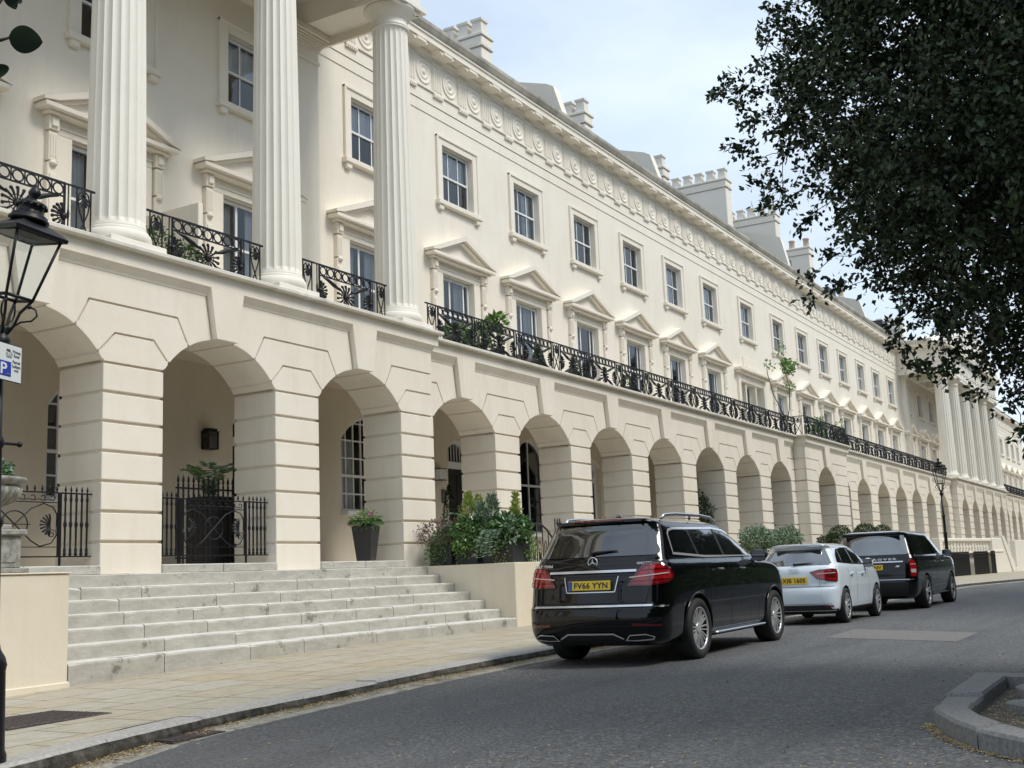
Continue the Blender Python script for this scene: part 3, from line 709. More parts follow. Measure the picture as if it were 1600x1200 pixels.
for x, z in ((33.0, 16.1), (41.0, 16.1), (57.6, 16.6), (73.5, 16.2)):   # party-wall parapets
    m = MB(); m.merge(MB().prism([(2.75, 14.6), (3.15, z - .15), (3.4, z), (6.4, z + .05 + .9), (6.4, 14.6)], -.2, .2, Matrix.Translation((x, 0, 0)) @ Matrix.Rotation(PI / 2, 4, 'Z'))); m.build('parapet', M['wall'], T)
lm_ = MB(); lm_.tube([(20, 2.6, 14.66), (82, 2.6, 14.66)], .022, 5); lm_.build('lead_flashing', M['lead'], T)
for x in (31.6, 39.6, 47.6, 59.5, 68.3):
    m = MB(); m.box(x - .8, x + .8, 3.5, 6, 14.9, 15.35 if x < 50 else 15.9); m.build('dormer', M['slate'], T)

# --- balcony railing panels (built once, copied)
def arcpts(cx, cz, r, a0, a1, n, y=0): return [(cx + r * math.cos(a0 + (a1 - a0) * i / n), y, cz + r * math.sin(a0 + (a1 - a0) * i / n)) for i in range(n + 1)]
def rosette(m, cx, cz, R, a0=0, a1=2 * PI, n=14, r=.012):
    for i in range(n):
        a = a0 + (a1 - a0) * (i + .5) / n; c, s = math.cos(a), math.sin(a)
        m.tube([(cx + c * R * .22, 0, cz + s * R * .22), (cx + c * R * .6, -.012, cz + s * R * .6), (cx + c * R * .86, -.01, cz + s * R * .86)], [r * .8, r * 1.45, r * 1.7], 4)
        m.ball((cx + c * R * .9, 0, cz + s * R * .9), r * 2.3, 6, 4)
    m.ball((cx, -.01, cz), R * .27, 8, 5)
    m.tube(arcpts(cx, cz, R * .5, a0, a1, 14), .007, 4)
def wide_panel(w=1.38, H=.83):
    m = MB(); x0, x1 = -w / 2, w / 2; b = .05
    for z, t in ((H - .015, .016), (H - .21, .010)): m.box(x0, x1, -.014, .014, z - t, z + t)
    m.box(x0, x1, -.012, .012, b - .012, b + .012)
    for x in (x0, x1): m.box(x - .013, x + .013, -.013, .013, 0, H)
    n = 7; d = w / n
    for i in range(n):
        cx = x0 + d * (i + .5); m.tube(arcpts(cx, H - .115, .078, 0, 2 * PI, 12)[:-1], .013, 5, None, True)
        if i: m.box(cx - d / 2 - .006, cx - d / 2 + .006, -.008, .008, H - .2, H - .03)
    zc = (H - .21 + b) / 2; zt = H - .23
    rosette(m, 0, zc, .235)
    for sx in (-1, 1):
        for sz in (-1, 1):
            m.tube([(sx * .15, 0, zc + sz * .11), (sx * .3, 0, zc + sz * .17), (sx * .45, 0, zc + sz * .235), (sx * .6, 0, zc + sz * .27)], [.014, .040, .032, .012], 5)
        rosette(m, sx * (w / 2 - .01), zc, .19, PI / 2 if sx > 0 else -PI / 2, PI * 1.5 if sx > 0 else PI / 2, 8)
    return m
def narrow_panel(w=.5, H=.83):
    m = MB(); x0, x1 = -w / 2, w / 2
    m.box(x0, x1, -.014, .014, H - .03, H); 
    for x in (x0 + .09, x1 - .09): m.box(x - .01, x + .01, -.01, .01, 0, H)
    for q in (-1, 1):
        m.tube([(q * .13, 0, .02), (q * .10, 0, .14), (0, 0, .30), (-q * .10, 0, .48), (-q * .13, 0, .62), (-q * .11, 0, .73), (-q * .05, 0, .77), (-q * .02, 0, .73), (-q * .045, 0, .70)], .014, 5)
    for i in range(7):
        a = -PI / 2 + (i - 3) * .38; m.tube([(0, -.01, .70), (.13 * math.cos(a), -.012, .70 + .17 * math.sin(a))], [.008, .016], 4)
    m.ball((0, -.01, .71), .03, 6, 4); m.ball((0, 0, .33), .02, 6, 4)
    return m
pm_ = MB(); pm_.box(-.1, .1, -.012, .012, .87, .895); pm_.lathe([(.012, 0), (.012, .3), (.022, .42), (.012, .5), (.012, .88)], n=8); post_me = pm_.mesh('railing_post', M['iron'])
wp = wide_panel().mesh('railing_panel', M['iron']); np_ = narrow_panel().mesh('railing_panel', M['iron'])
def rail_run(x0, y, n, pitch=1.955, z=5.032):
    for i in range(n):
        inst('railing_panel', np_, T, (x0 + pitch * i, y, z)); inst('railing_panel', wp, T, (x0 + pitch * i + pitch / 2, y, z), 0, ((pitch - .5) / 1.38, 1, 1))
rail_run(21.13, .42, 14)
for i in range(5): inst('railing_panel', wp if i % 2 else np_, T, (47.85 + 1.0 * i + (.25 if i % 2 else 0), -.15, 5.032)) if False else None
rail_run(48.0, -.15, 3, 1.9)
inst('railing_panel', np_, T, (53.9, -.15, 5.032)); inst('railing_panel', np_, T, (47.7, .13, 5.032), PI / 2); inst('railing_panel', np_, T, (54.2, .13, 5.032), PI / 2)
rail_run(54.6, .42, 14, 1.955)
fr_ = MB(); wp_, nn_ = wide_panel(), narrow_panel()
for i in range(19): fr_.merge(nn_, Matrix.Translation((106 + 1.96 * i, .42, 5.032))); fr_.merge(wp_, Matrix.Translation((106.98 + 1.96 * i, .42, 5.032)))
tag(fr_.build('far_railing', M['iron'], T), kind='stuff')
for k in range(3):     # between the portico columns
    c = (ncx[k] + ncx[k + 1]) / 2
    inst('railing_panel', wp, T, (c, .35, 5.032), 0, (1.18, 1, 1.08))
    for q in (-1, 1): inst('railing_panel', np_, T, (c + q * 1.17, .35, 5.032), 0, (.82, 1, 1.08)); inst('railing_post', post_me, T, (c + q * .885, .35, 5.032))
for k in range(5):
    c = (fcx[k] + fcx[k + 1]) / 2; inst('railing_panel', wp, T, (c, .6, 5.032), 0, (1.9, 1, 1.05))
# privacy screen between two balconies
m = MB(); m.box(14.5, 14.62, .9, 2.9, 5.03, 6.6, .01); m.build('balcony_screen', M['wall'], T)
# ------------------------------------------------------------------ ground
def sm(t): t = min(1, max(0, t)); return t * t * (3 - 2 * t)
def pave_z(x): 
    P = [(-30, -1.44), (4, -1.40), (8.4, -1.34), (9.25, -1.315), (12.4, -1.25), (15, -1.225), (200, -1.225)]
    for (a, p), (b, q) in zip(P, P[1:]):
        if x <= b: return p + (q - p) * (x - a) / (b - a)
    return -1.225
def road_edge_z(x):
    P = [(-30, -1.62), (4, -1.58), (6.2, -1.52), (8.6, -1.44), (10.8, -1.385), (14, -1.35), (200, -1.35)]
    for (a, p), (b, q) in zip(P, P[1:]):
        if x <= b: return p + (q - p) * (x - a) / (b - a)
    return -1.35
def kerb_y(x):
    P = [(-30, -7.4), (3, -6.9), (5.2, -6.75), (7.2, -6.25), (14, -6.12), (24, -6.1), (33, -6.1), (42, -5.95), (47, -6.0), (53.8, -7.1), (60, -8.2), (80, -10.4), (150, -18)]
    for (a, p), (b, q) in zip(P, P[1:]):
        if x <= b: t = (x - a) / (b - a); return p + (q - p) * t
    return -18
def road_z(x, y):
    e = road_edge_z(x); d = kerb_y(x) - y
    return -1.35 + (e + 1.35) * (1 - sm(d / 3.4)) - .0 + .012 * sm(d / 3)
XS = sorted(set([-40, -30, -20, -10, -5, 0] + [i * .5 for i in range(4, 62)] + [32 + 2 * i for i in range(30)] + [100, 120, 150, 250, 600]))
m = MB(); nR = 16; vs = []; 
for x in XS:
    ky = kerb_y(min(x, 150)) + .03
    for j in range(nR + 1): y = ky - (0 if j == 0 else .35 * (1.42 ** j - 1)) ; vs.append((x, y, road_z(x, y)))
fs = [(i * (nR + 1) + j, i * (nR + 1) + j + 1, (i + 1) * (nR + 1) + j + 1, (i + 1) * (nR + 1) + j) for i in range(len(XS) - 1) for j in range(nR)]
m.add(vs, fs, True); road = tag(m.build('road', M['asphalt'], None, fixn=True), kind='structure')
# distant ground sheet to the horizon
m = MB(); m.add([(-900, -900, -1.75), (1500, -900, -1.75), (1500, 900, -1.75), (-900, 900, -1.75)], [(0, 1, 2, 3)]); tag(m.build('ground', M['earth']), kind='structure')
# pavement
m = MB(); vs = []; 
for x in XS:
    ky = kerb_y(min(x, 150)) + .29
    for j in range(7): y = ky + (.5 - ky) * j / 6; vs.append((x, y, pave_z(x) - .012 * (1 - j / 6)))
m.add(vs, [(i * 7 + j, (i + 1) * 7 + j, (i + 1) * 7 + j + 1, i * 7 + j + 1) for i in range(len(XS) - 1) for j in range(6)], True)
tag(m.build('pavement', M['paving'], None, fixn=True), kind='structure')
# kerb stones: one run of granite blocks with rough dark faces
m = MB(); x = -6.; r = random.Random(3)
while x < 110:
    l = (1.0 + r.random() * .9) if x < 40 else 3
    a, b = x + .004, x + l - .004
    ya, yb = kerb_y(a), kerb_y(b); za, zb = pave_z(a) + .0, pave_z(b) + .0; dz = r.uniform(-.006, .006); n = 8 if x < 24 else 1
    top = []; 
    for i in range(n + 1):
        t = i / n; X = a + (b - a) * t; Y = ya + (yb - ya) * t; Z = za + (zb - za) * t + dz; j = r.uniform(-.012, .012) if 0 < i < n else 0
        top.append((X, Y + j, Z, r.uniform(-.012, .012)))
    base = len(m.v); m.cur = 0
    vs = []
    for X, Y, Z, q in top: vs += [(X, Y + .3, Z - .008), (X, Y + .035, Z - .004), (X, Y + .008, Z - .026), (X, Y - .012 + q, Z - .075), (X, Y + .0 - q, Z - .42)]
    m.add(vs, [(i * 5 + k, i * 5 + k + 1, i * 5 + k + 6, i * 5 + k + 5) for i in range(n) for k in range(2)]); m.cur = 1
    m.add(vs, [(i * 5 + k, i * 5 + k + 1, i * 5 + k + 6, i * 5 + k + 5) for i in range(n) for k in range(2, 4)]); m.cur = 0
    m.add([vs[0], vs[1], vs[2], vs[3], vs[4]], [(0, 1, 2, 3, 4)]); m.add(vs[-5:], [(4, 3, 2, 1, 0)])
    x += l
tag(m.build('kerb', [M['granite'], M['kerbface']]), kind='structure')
# gutter setts
m = MB(); x = 3.; r = random.Random(5)
while x < 60:
    l = r.uniform(.5, .95)
    for row, (o, w) in enumerate(((.02, .17), (.20, .15))):
        a, b = x + .008 + row * .2, x + l - .008 + row * .2; y = kerb_y((a + b) / 2) - o; sl = (kerb_y(b) - kerb_y(a)) / (b - a); z = road_z((a + b) / 2, y) + r.uniform(.002, .010); zs = (road_z(b, y) - road_z(a, y)) / (b - a)
        m.box(-(b - a) / 2, (b - a) / 2, -w, 0, -.05, .004, .006, Matrix.Translation(((a + b) / 2, y, z)) @ Matrix.Rotation(math.atan(sl), 4, 'Z') @ Matrix.Rotation(-math.atan(zs), 4, 'Y'))
    x += l
tag(m.build('gutter_setts', M['sett']), kind='structure')
# reinstated rectangular patch in the carriageway
m = MB(); m.add([(17.36, -8.98, -1.3345), (19.5, -8.85, -1.3345), (18.26, -10.97, -1.3345), (16.4, -10.99, -1.3345)], [(0, 1, 2, 3)]); tag(m.build('road_patch', M['patch'], None, fixn=True), kind='structure')
# fallen bud scales: gutter drift plus scatter, one uncountable mass
m = MB(); r = random.Random(11)
def flake(x, y, z, s):
    a = r.uniform(0, 6.28); c, q = math.cos(a) * s, math.sin(a) * s; t = r.uniform(-.5, .5) * s
    m.add([(x - c, y - q, z), (x + q * .4, y - c * .4, z + .003 + abs(t) * .5), (x + c, y + q, z + .002), (x - q * .4, y + c * .4, z + .004)], [(0, 1, 2, 3)])
for i in range(9000):
    x = 3.0 + 15 * r.random() ** 1.25; w = .5 + .5 * math.sin(x * 2.1) * math.sin(x * .9 + 1)
    if r.random() > .35 + .65 * w: continue
    y = kerb_y(x) - abs(r.gauss(0, .06 + .09 * w)) - .01; flake(x, y, road_z(x, y) + .012 + r.random() * .008, r.uniform(.008, .022))
for i in range(8500):
    x = r.uniform(4, 40); y = r.uniform(-13.8, -6.4)
    if (x - 9) ** 2 / 30 + (y + 12) ** 2 / 6 > 1 and r.random() > .30: continue
    flake(x, y, road_z(x, y) + .004, r.uniform(.006, .020))
tag(m.build('fallen_leaves', M['litter']), kind='stuff')

# raised stone edging of the planting bed at the right
E = empty('stone_edging', (8.3, -12.3, -1.34)); tag(E, 'curved grey stone kerb edging around a small planting bed at the road side', 'kerb edging')
out = [(6.2, -13.6), (6.95, -12.99), (7.29, -12.69), (7.68, -12.48), (8.1, -12.31), (8.34, -12.245), (9.05, -12.19), (9.95, -12.16), (10.81, -12.13)]
inn = [(6.7, -13.6), (7.38, -12.95), (7.6, -12.8), (7.9, -12.64), (8.25, -12.51), (8.62, -12.48), (9.1, -12.46), (9.95, -12.44), (10.43, -12.43)]
zt = -1.22
for k, (s, e) in enumerate(((0, 2), (2, 5), (5, 6), (6, 7), (7, 8))):
    m = MB(); P = out[s:e + 1] + inn[s:e + 1][::-1]; P = poly_inset(P, .007); dzz = (.0, .004, -.012, .01, .006)[k]
    n = len(P); P2 = poly_inset(P, .018)
    vs = [(x, y, -1.5) for x, y in P] + [(x, y, zt + dzz - .02) for x, y in P] + [(x, y, zt + dzz) for x, y in P2]
    fs = [(i, (i + 1) % n, (i + 1) % n + n, i + n) for i in range(n)] + [(i + n, (i + 1) % n + n, (i + 1) % n + 2 * n, i + 2 * n) for i in range(n)] + [tuple(range(2 * n, 3 * n))]
    vs = [(x - 8.3, y + 12.3, z + 1.34) for x, y, z in vs]
    m.add(vs, fs); m.build('edging_stone', M['island'], E, fixn=True)
for dy0, dy1 in ((0, .62), (.635, 1.5)):
    m = MB(); P = [(10.82 - .10 * dy0, -12.14 - dy0 if dy0 else -12.14), (10.44 - .10 * dy0, -12.44 - dy0), (10.44 - .10 * dy1, -12.44 - dy1), (10.82 - .10 * dy1, -12.14 - dy1)]
    m.add([(x - 8.3, y + 12.3, z + 1.34) for z in (-1.5, -1.222) for x, y in P], [(4, 5, 6, 7), (0, 1, 5, 4), (1, 2, 6, 5), (2, 3, 7, 6), (3, 0, 4, 7)]); m.build('edging_stone', M['island'], E, fixn=True)
def stone(name, pts, z, lab):
    m = MB(); n = len(pts); P2 = poly_inset(pts, .015); m.add([(x, y, -1.5) for x, y in pts] + [(x, y, z - .015) for x, y in pts] + [(x, y, z) for x, y in P2], [(i, (i + 1) % n, (i + 1) % n + n, i + n) for i in range(n)] + [(i + n, (i + 1) % n + n, (i + 1) % n + 2 * n, i + 2 * n) for i in range(n)] + [tuple(range(2 * n, 3 * n))])
    o = m.build(name, M['island'], None, fixn=True); tag(o, lab, 'stone block')
stone('stone_block', [(8.9, -12.62), (8.75, -12.73), (8.0, -13.3), (8.5, -13.4), (9.2, -12.8)], -1.24, 'nearer loose grey stone block lying inside the kerbed planting bed')
stone('stone_block', [(9.75, -12.58), (9.5, -12.68), (9.4, -13.1), (9.9, -13.1), (10.1, -12.65)], -1.22, 'farther loose grey stone block standing inside the kerbed planting bed')
m = MB(); m.add([(6.6, -13.8, -1.31), (7.6, -12.75, -1.31), (8.5, -12.45, -1.31), (10.5, -12.35, -1.31), (10.4, -13.8, -1.31)], [(0, 1, 2, 3, 4)]); tag(m.build('bed_soil', M['earth'], None, fixn=True), kind='structure')
m = MB(); r = random.Random(21)
for i in range(1500):
    x = r.uniform(7.2, 10.3); y = r.uniform(-13.6, -12.45)
    if y > -12.5 - .9 * max(0, 8.4 - x): continue
    flake(x, y, -1.30, r.uniform(.008, .02))
for i in range(900):
    t = r.random() * 5.; k = int(t); f_ = t - k; x = out[k][0] + (out[k + 1][0] - out[k][0]) * f_ - abs(r.gauss(0, .035)) * .5; y = out[k][1] + (out[k + 1][1] - out[k][1]) * f_ + abs(r.gauss(0, .04)); flake(x, y, -1.333, r.uniform(.006, .016))
tag(m.build('bed_litter', M['litter']), kind='stuff')
# iron cover plate let into the pavement, drain grate in the gutter
m = MB(); cz = pave_z(7) + .004
m.box(-.55, .55, -.42, .42, -.02, .0, .004)
for i in range(18):
    for j in range(14): m.box(-.52 + i * .06, -.52 + i * .06 + .028, -.39 + j * .057, -.39 + j * .057 + .028, 0, .004)
o = m.build('cover_plate', M['plate'], None, (7.1, -4.62, cz + .002)); tag(o, 'dark ridged iron cover plate set in the stone pavement', 'cover plate')
m = MB()
m.box(-.3, .3, -.15, -.13, -.03, .012); m.box(-.3, .3, .13, .15, -.03, .012); m.box(-.3, -.28, -.13, .13, -.03, .012); m.box(.28, .3, -.13, .13, -.03, .012)
for i in range(9): m.box(-.27 + i * .062, -.235 + i * .062, -.13, .13, -.03, .01)
o = m.build('drain_grate', M['plate'], None, (7.25, kerb_y(7.25) - .17, road_z(7.25, -6.45) + .014)); tag(o, 'rusty slotted iron drain grate in the gutter by the kerb', 'drain grate')

# ------------------------------------------------------------------ entrance steps and their walls
S = empty('entrance_steps', (9.26, -2.4, -1.3)); tag(S, 'flight of seven worn pale stone steps below the portico arcade', 'steps')
r = random.Random(8)
for k in range(7):
    zt = -.174 * k - .002; yf = -.30 - .35 * k; m = MB(); x = 9.265
    zb = -.174 * (k + 1) - .02 if k < 6 else -1.5
    xr = 19.6
    while x < xr - .01:
        l = r.uniform(1.0, 2.0); e = min(x + l, xr)
        if xr - e < .5: e = xr
        # each block with a slightly worn, uneven nosing
        n = 8; a, b = x + .006, e - .006; dz = r.uniform(-.004, .004); vs = []
        for i in range(n + 1):
            X = a + (b - a) * i / n; w = r.uniform(0, .007) if 0 < i < n else r.uniform(.0, .014)
            vs += [(X, yf + .42, zt + dz), (X, yf + .03, zt + dz - w * .4), (X, yf + .007 + w, zt + dz - .006 - w), (X, yf, zt + dz - .028 - w), (X, yf + .002, zb)]
        vs = [(p - 9.26, q + 2.4, s_ + 1.3) for p, q, s_ in vs]
        m.add(vs, [(i * 5 + j, i * 5 + j + 1, i * 5 + j + 6, i * 5 + j + 5) for i in range(n) for j in range(4)], False)
        m.add(vs[:5], [(0, 1, 2, 3, 4)]); m.add(vs[-5:], [(4, 3, 2, 1, 0)]); x = e
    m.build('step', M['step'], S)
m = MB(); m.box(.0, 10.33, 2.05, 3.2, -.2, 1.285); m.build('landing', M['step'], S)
# painted wall left of the steps
m = MB(); m.box(-2, 9.26, -2.4, .2, -1.5, -.02, .012); m.box(-2, 9.28, -2.42, .2, -.018, 0, .006)
vs = [(-2, -2.425, -1.5), (9.27, -2.425, -1.5), (9.27, -2.4, -1.5), (-2, -2.425, pave_z(-2) + .07), (9.27, -2.425, pave_z(9.2) + .045), (9.27, -2.4, pave_z(9.2) + .06), (-2, -2.39, pave_z(-2) + .08), (9.27, -2.39, pave_z(9.2) + .06)]
m.add(vs, [(0, 1, 4, 3), (3, 4, 7, 6)])
o = m.build('side_wall', M['coping']); tag(o, 'low cream wall at the left end of the stone steps', 'wall')
# planter wall right of the steps
m = MB(); m.box(19.6, 24.2, -2.4, .3, -1.4, 0.0, .012)
o = m.build('planter_wall', M['coping']); tag(o, 'low cream wall carrying black planters at the right end of the steps', 'wall')
m = MB(); m.box(24.2, 47, -2.4, -2.15, -1.4, -1.05, .01); m.box(47, 62, -2.4, -2.15, -1.4, -1.05, .01)
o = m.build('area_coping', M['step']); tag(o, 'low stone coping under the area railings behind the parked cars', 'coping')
# ------------------------------------------------------------------ cars
def carpaint(name, col, rough=.22, metal=0., fl=0.):
    m, nt, b = new_mat(name); b.inputs['Base Color'].default_value = (*col, 1); b.inputs['Metallic'].default_value = metal; b.inputs['Specular IOR Level'].default_value = .05; b.inputs['Coat IOR'].default_value = 1.45
    b.inputs['Coat Weight'].default_value = 1.; b.inputs['Coat Roughness'].default_value = .025
    v = coords(nt); L(nt, ramp(nt, noise(nt, v, 5, 6, .7), [(.3, g(rough * .8)), (.75, g(rough * 1.7))]), b.inputs['Roughness'])
    return m
M['black_paint'] = carpaint('black_car_paint', (.0022, .0022, .003), .2)
M['navy_paint'] = carpaint('dark_navy_car_paint', (.0022, .0023, .003), .2)
M['white_paint'] = plain('ice_white_car_paint', (.70, .78, .85), .35, 0, .8)
M['silver_paint'] = plain('silver_roof_paint', (.36, .38, .40), .25, .5, 1.)
M['car_glass'] = plain('tinted_car_glass', (.004, .005, .007), .02, 0, 1., .8); M['car_glass'].node_tree.nodes['Principled BSDF'].inputs['Coat IOR'].default_value = 1.75
M['rear_glass'] = plain('reflecting_rear_screen', (.012, .016, .020), .02, 0, 1., .9); M['rear_glass'].node_tree.nodes['Principled BSDF'].inputs['Coat IOR'].default_value = 2.5
M['clear_car_glass'] = plain('pale_rear_screen', (.10, .135, .145), .03, 0, 1., .8)
M['trim_black'] = plain('black_plastic_trim', (.012, .012, .013), .5)
M['chrome'] = plain('chrome', (.72, .73, .75), .16, .62)
M['satin'] = plain('satin_aluminium', (.62, .63, .65), .3, 1.)
M['paleletter'] = plain('pale_lettering', (.7, .72, .74), .35, .3)
M['rimmetal'] = plain('alloy_rim', (.55, .56, .58), .3, .45)
M['rubber'] = plain('tyre_rubber', (.014, .014, .014), .75)
M['under'] = plain('underbody', (.006, .006, .006), .9)
M['redlens'] = plain('red_lens', (.36, .006, .010), .10, 0, 1.)
M['reddark'] = plain('dark_red_lens', (.10, .003, .006), .10, 0, 1.)
M['paleline'] = plain('pale_reflector', (.62, .50, .48), .2, 0, .6)
M['yellow'] = plain('yellow_number_plate', (.80, .55, .02), .4)
M['plateblack'] = plain('plate_lettering', (.01, .01, .01), .5)
M['euroblue'] = plain('plate_blue_band', (.02, .07, .35), .4)
def interp_levels(lv, n):
    zs = [l[0] for l in lv]; out = []
    cols = list(zip(*lv)); T_ = np.linspace(0, len(lv) - 1, n)
    def cr(a, t):
        i = min(int(t), len(a) - 2); f = t - i; p0, p1, p2, p3 = a[max(i - 1, 0)], a[i], a[i + 1], a[min(i + 2, len(a) - 1)]
        m1 = (p2 - p0) / 2; m2 = (p3 - p1) / 2
        if i == 0: m1 = p2 - p1
        d = p2 - p1          # monotone limiter
        if d == 0: m1 = m2 = 0
        else:
            if m1 / d < 0: m1 = 0
            if m2 / d < 0: m2 = 0
            m1 = max(-3 * abs(d), min(3 * abs(d), m1)); m2 = max(-3 * abs(d), min(3 * abs(d), m2))
        return (2 * f ** 3 - 3 * f * f + 1) * p1 + (f ** 3 - 2 * f * f + f) * m1 + (-2 * f ** 3 + 3 * f * f) * p2 + (f ** 3 - f * f) * m2
    return [[cr(c, t) for c in cols] for t in T_]
def outline(xt, xn, w, rr, rf, bow, pinch, nE=7, nC=10, nS=26):
    """half plan outline from the rear centre round the right side (y<0) to the front centre"""
    pts = []; L_ = xn - xt; rr = min(rr, L_ * .45, w * .8); rf = min(rf, L_ * .45, w * .9)
    def side_w(x): s = (x - xt) / L_; return w * (1 - pinch * (2 * s - 1) ** 4 * .5 - pinch * .35 * (2 * s - 1) ** 2)
    wr = side_w(xt + rr); wf = side_w(xn - rf)
    for i in range(nE): y = (wr - rr) * i / nE; pts.append((xt + bow * (y / w) ** 2, -y))
    x0 = bow * ((wr - rr) / w) ** 2
    for i in range(nC + 1):
        a = PI / 2 * i / nC; pts.append((xt + x0 + (rr - x0) * (1 - math.cos(a)), -(wr - rr + rr * math.sin(a))))
    for i in range(1, nS): x = xt + rr + (L_ - rr - rf) * i / nS; pts.append((x, -side_w(x)))
    for i in range(nC + 1):
        a = PI / 2 * i / nC; pts.append((xn - rf + rf * math.sin(a), -(wf - rf + rf * math.cos(a))))
    for i in range(nE - 1, -1, -1): y = (wf - rf) * i / nE; pts.append((xn + .0, -y))
    return pts
class Car:
    def __init__(c, levels, nlev=54, tilt=0):
        lv = interp_levels(levels, nlev); m = MB(); rings = []
        for z, xt, xn, w, rr, rf, bow, pin in lv:
            h = outline(xt, xn, w, rr, rf, bow, pin); full = h + [(x, -y) for x, y in h[-2:0:-1]]; rings.append([(x, y, z) for x, y in full])
        n = len(rings[0]); vs = [p for r_ in rings for p in r_]
        fs = [(i * n + k, i * n + (k + 1) % n, (i + 1) * n + (k + 1) % n, (i + 1) * n + k) for i in range(len(rings) - 1) for k in range(n)]
        # caps as strips across
        def cap(o, flip):
            h = n // 2; out = []
            for k in range(h):
                a, b, c_, d = k, k + 1, (n - k - 1) % n, (n - k) % n
                f = (o + a, o + b, o + c_, o + d) if k else (o + a, o + b, o + c_)
                f = tuple(dict.fromkeys(f)); out.append(f[::-1] if flip else f)
            return out
        fs += cap(0, False) + cap((len(rings) - 1) * n, True)
        m.add(vs, [f for f in fs if len(f) > 2], True); c.m = m
        c.bvh = BVHTree.FromPolygons([Vector(v) for v in m.v], m.f)
    def hit(c, s, z, yaw, off):
        d = Vector((math.cos(yaw), math.sin(yaw), 0)); u = Vector((math.sin(yaw), -math.cos(yaw), 0)) if abs(yaw) > .01 else Vector((0, 1, 0))
        u = Vector((-math.sin(yaw), math.cos(yaw), 0))
        o = u * s - d * 12 + Vector((0, 0, z)); h, nrm, i, dist = c.bvh.ray_cast(o, d)
        if h is None: return None
        if nrm.dot(d) > 0: nrm = -nrm
        return h + nrm * off - d * off * .3
    def decal(c, polys, yaw, off=.004, grid=.07, mirror=False, out=None):
        """lay flat polygons (s,z) on the body, seen along yaw; s runs along (-sin yaw, cos yaw)"""
        mb = out or MB()
        for P in polys:
            bm = bmesh.new(); f = bm.faces.new([bm.verts.new((s, z, 0)) for s, z in P]); bmesh.ops.recalc_face_normals(bm, faces=[f])
            ss = [p[0] for p in P]; zs = [p[1] for p in P]
            for ax, (a, b) in enumerate(((min(ss), max(ss)), (min(zs), max(zs)))):
                k = max(int((b - a) / grid), 0)
                for i in range(1, k + 1):
                    co = [0, 0, 0]; no = [0, 0, 0]; co[ax] = a + (b - a) * i / (k + 1); no[ax] = 1
                    bmesh.ops.bisect_plane(bm, geom=bm.verts[:] + bm.edges[:] + bm.faces[:], plane_co=co, plane_no=no, dist=1e-5)
            bmesh.ops.triangulate(bm, faces=bm.faces[:])
            vs = []; last = None
            for v in bm.verts:
                h = c.hit(v.co.x, v.co.y, yaw, off); vs.append(h)
            bm.verts.index_update(); fs = [tuple(v.index for v in f.verts) for f in bm.faces]
            fs = [f for f in fs if all(vs[i] is not None for i in f)]; good = [tuple(v) if v is not None else (0, 0, 0) for v in vs]
            # face outwards
            d = Vector((math.cos(yaw), math.sin(yaw), 0)); o2 = []
            for f in fs:
                a, b, e = (Vector(good[i]) for i in f)
                o2.append(f if (b - a).cross(e - a).dot(d) < 0 else f[::-1])
            used = sorted({i for f in o2 for i in f}); mp_ = {i: k for k, i in enumerate(used)}
            mb.add([good[i] for i in used], [tuple(mp_[i] for i in f) for f in o2], True)
            if mirror:
                mb.add([(good[i][0], -good[i][1], good[i][2]) for i in used], [tuple(mp_[i] for i in f)[::-1] for f in o2], True)
            bm.free()
        return mb
def side_parts(c, name, mat, polys, yaw, off, grid, root):
    m = c.decal(polys, yaw, off, grid); m.build(name, mat, root); m = c.decal(polys, yaw, off, grid); m.v = [(x, -y, z) for x, y, z in m.v]; m.f = [f[::-1] for f in m.f]; m.build(name, mat, root)
def ring_polys(P, w, closed=True):
    Q = poly_inset(P, w); n = len(P)
    return [[P[i], P[(i + 1) % n], Q[(i + 1) % n], Q[i]] for i in range(n if closed else n - 1)]
def band(P, w):   # open polyline to quads
    out = []
    for (a, b), (c, d) in zip(P, P[1:]):
        l = math.hypot(c - a, d - b) or 1; nx, nz = -(d - b) / l * w / 2, (c - a) / l * w / 2
        out.append([(a + nx, b + nz), (c + nx, d + nz), (c - nx, d - nz), (a - nx, b - nz)])
    return out
def mirror_s(polys): return [[(-s, z) for s, z in P][::-1] for P in polys]
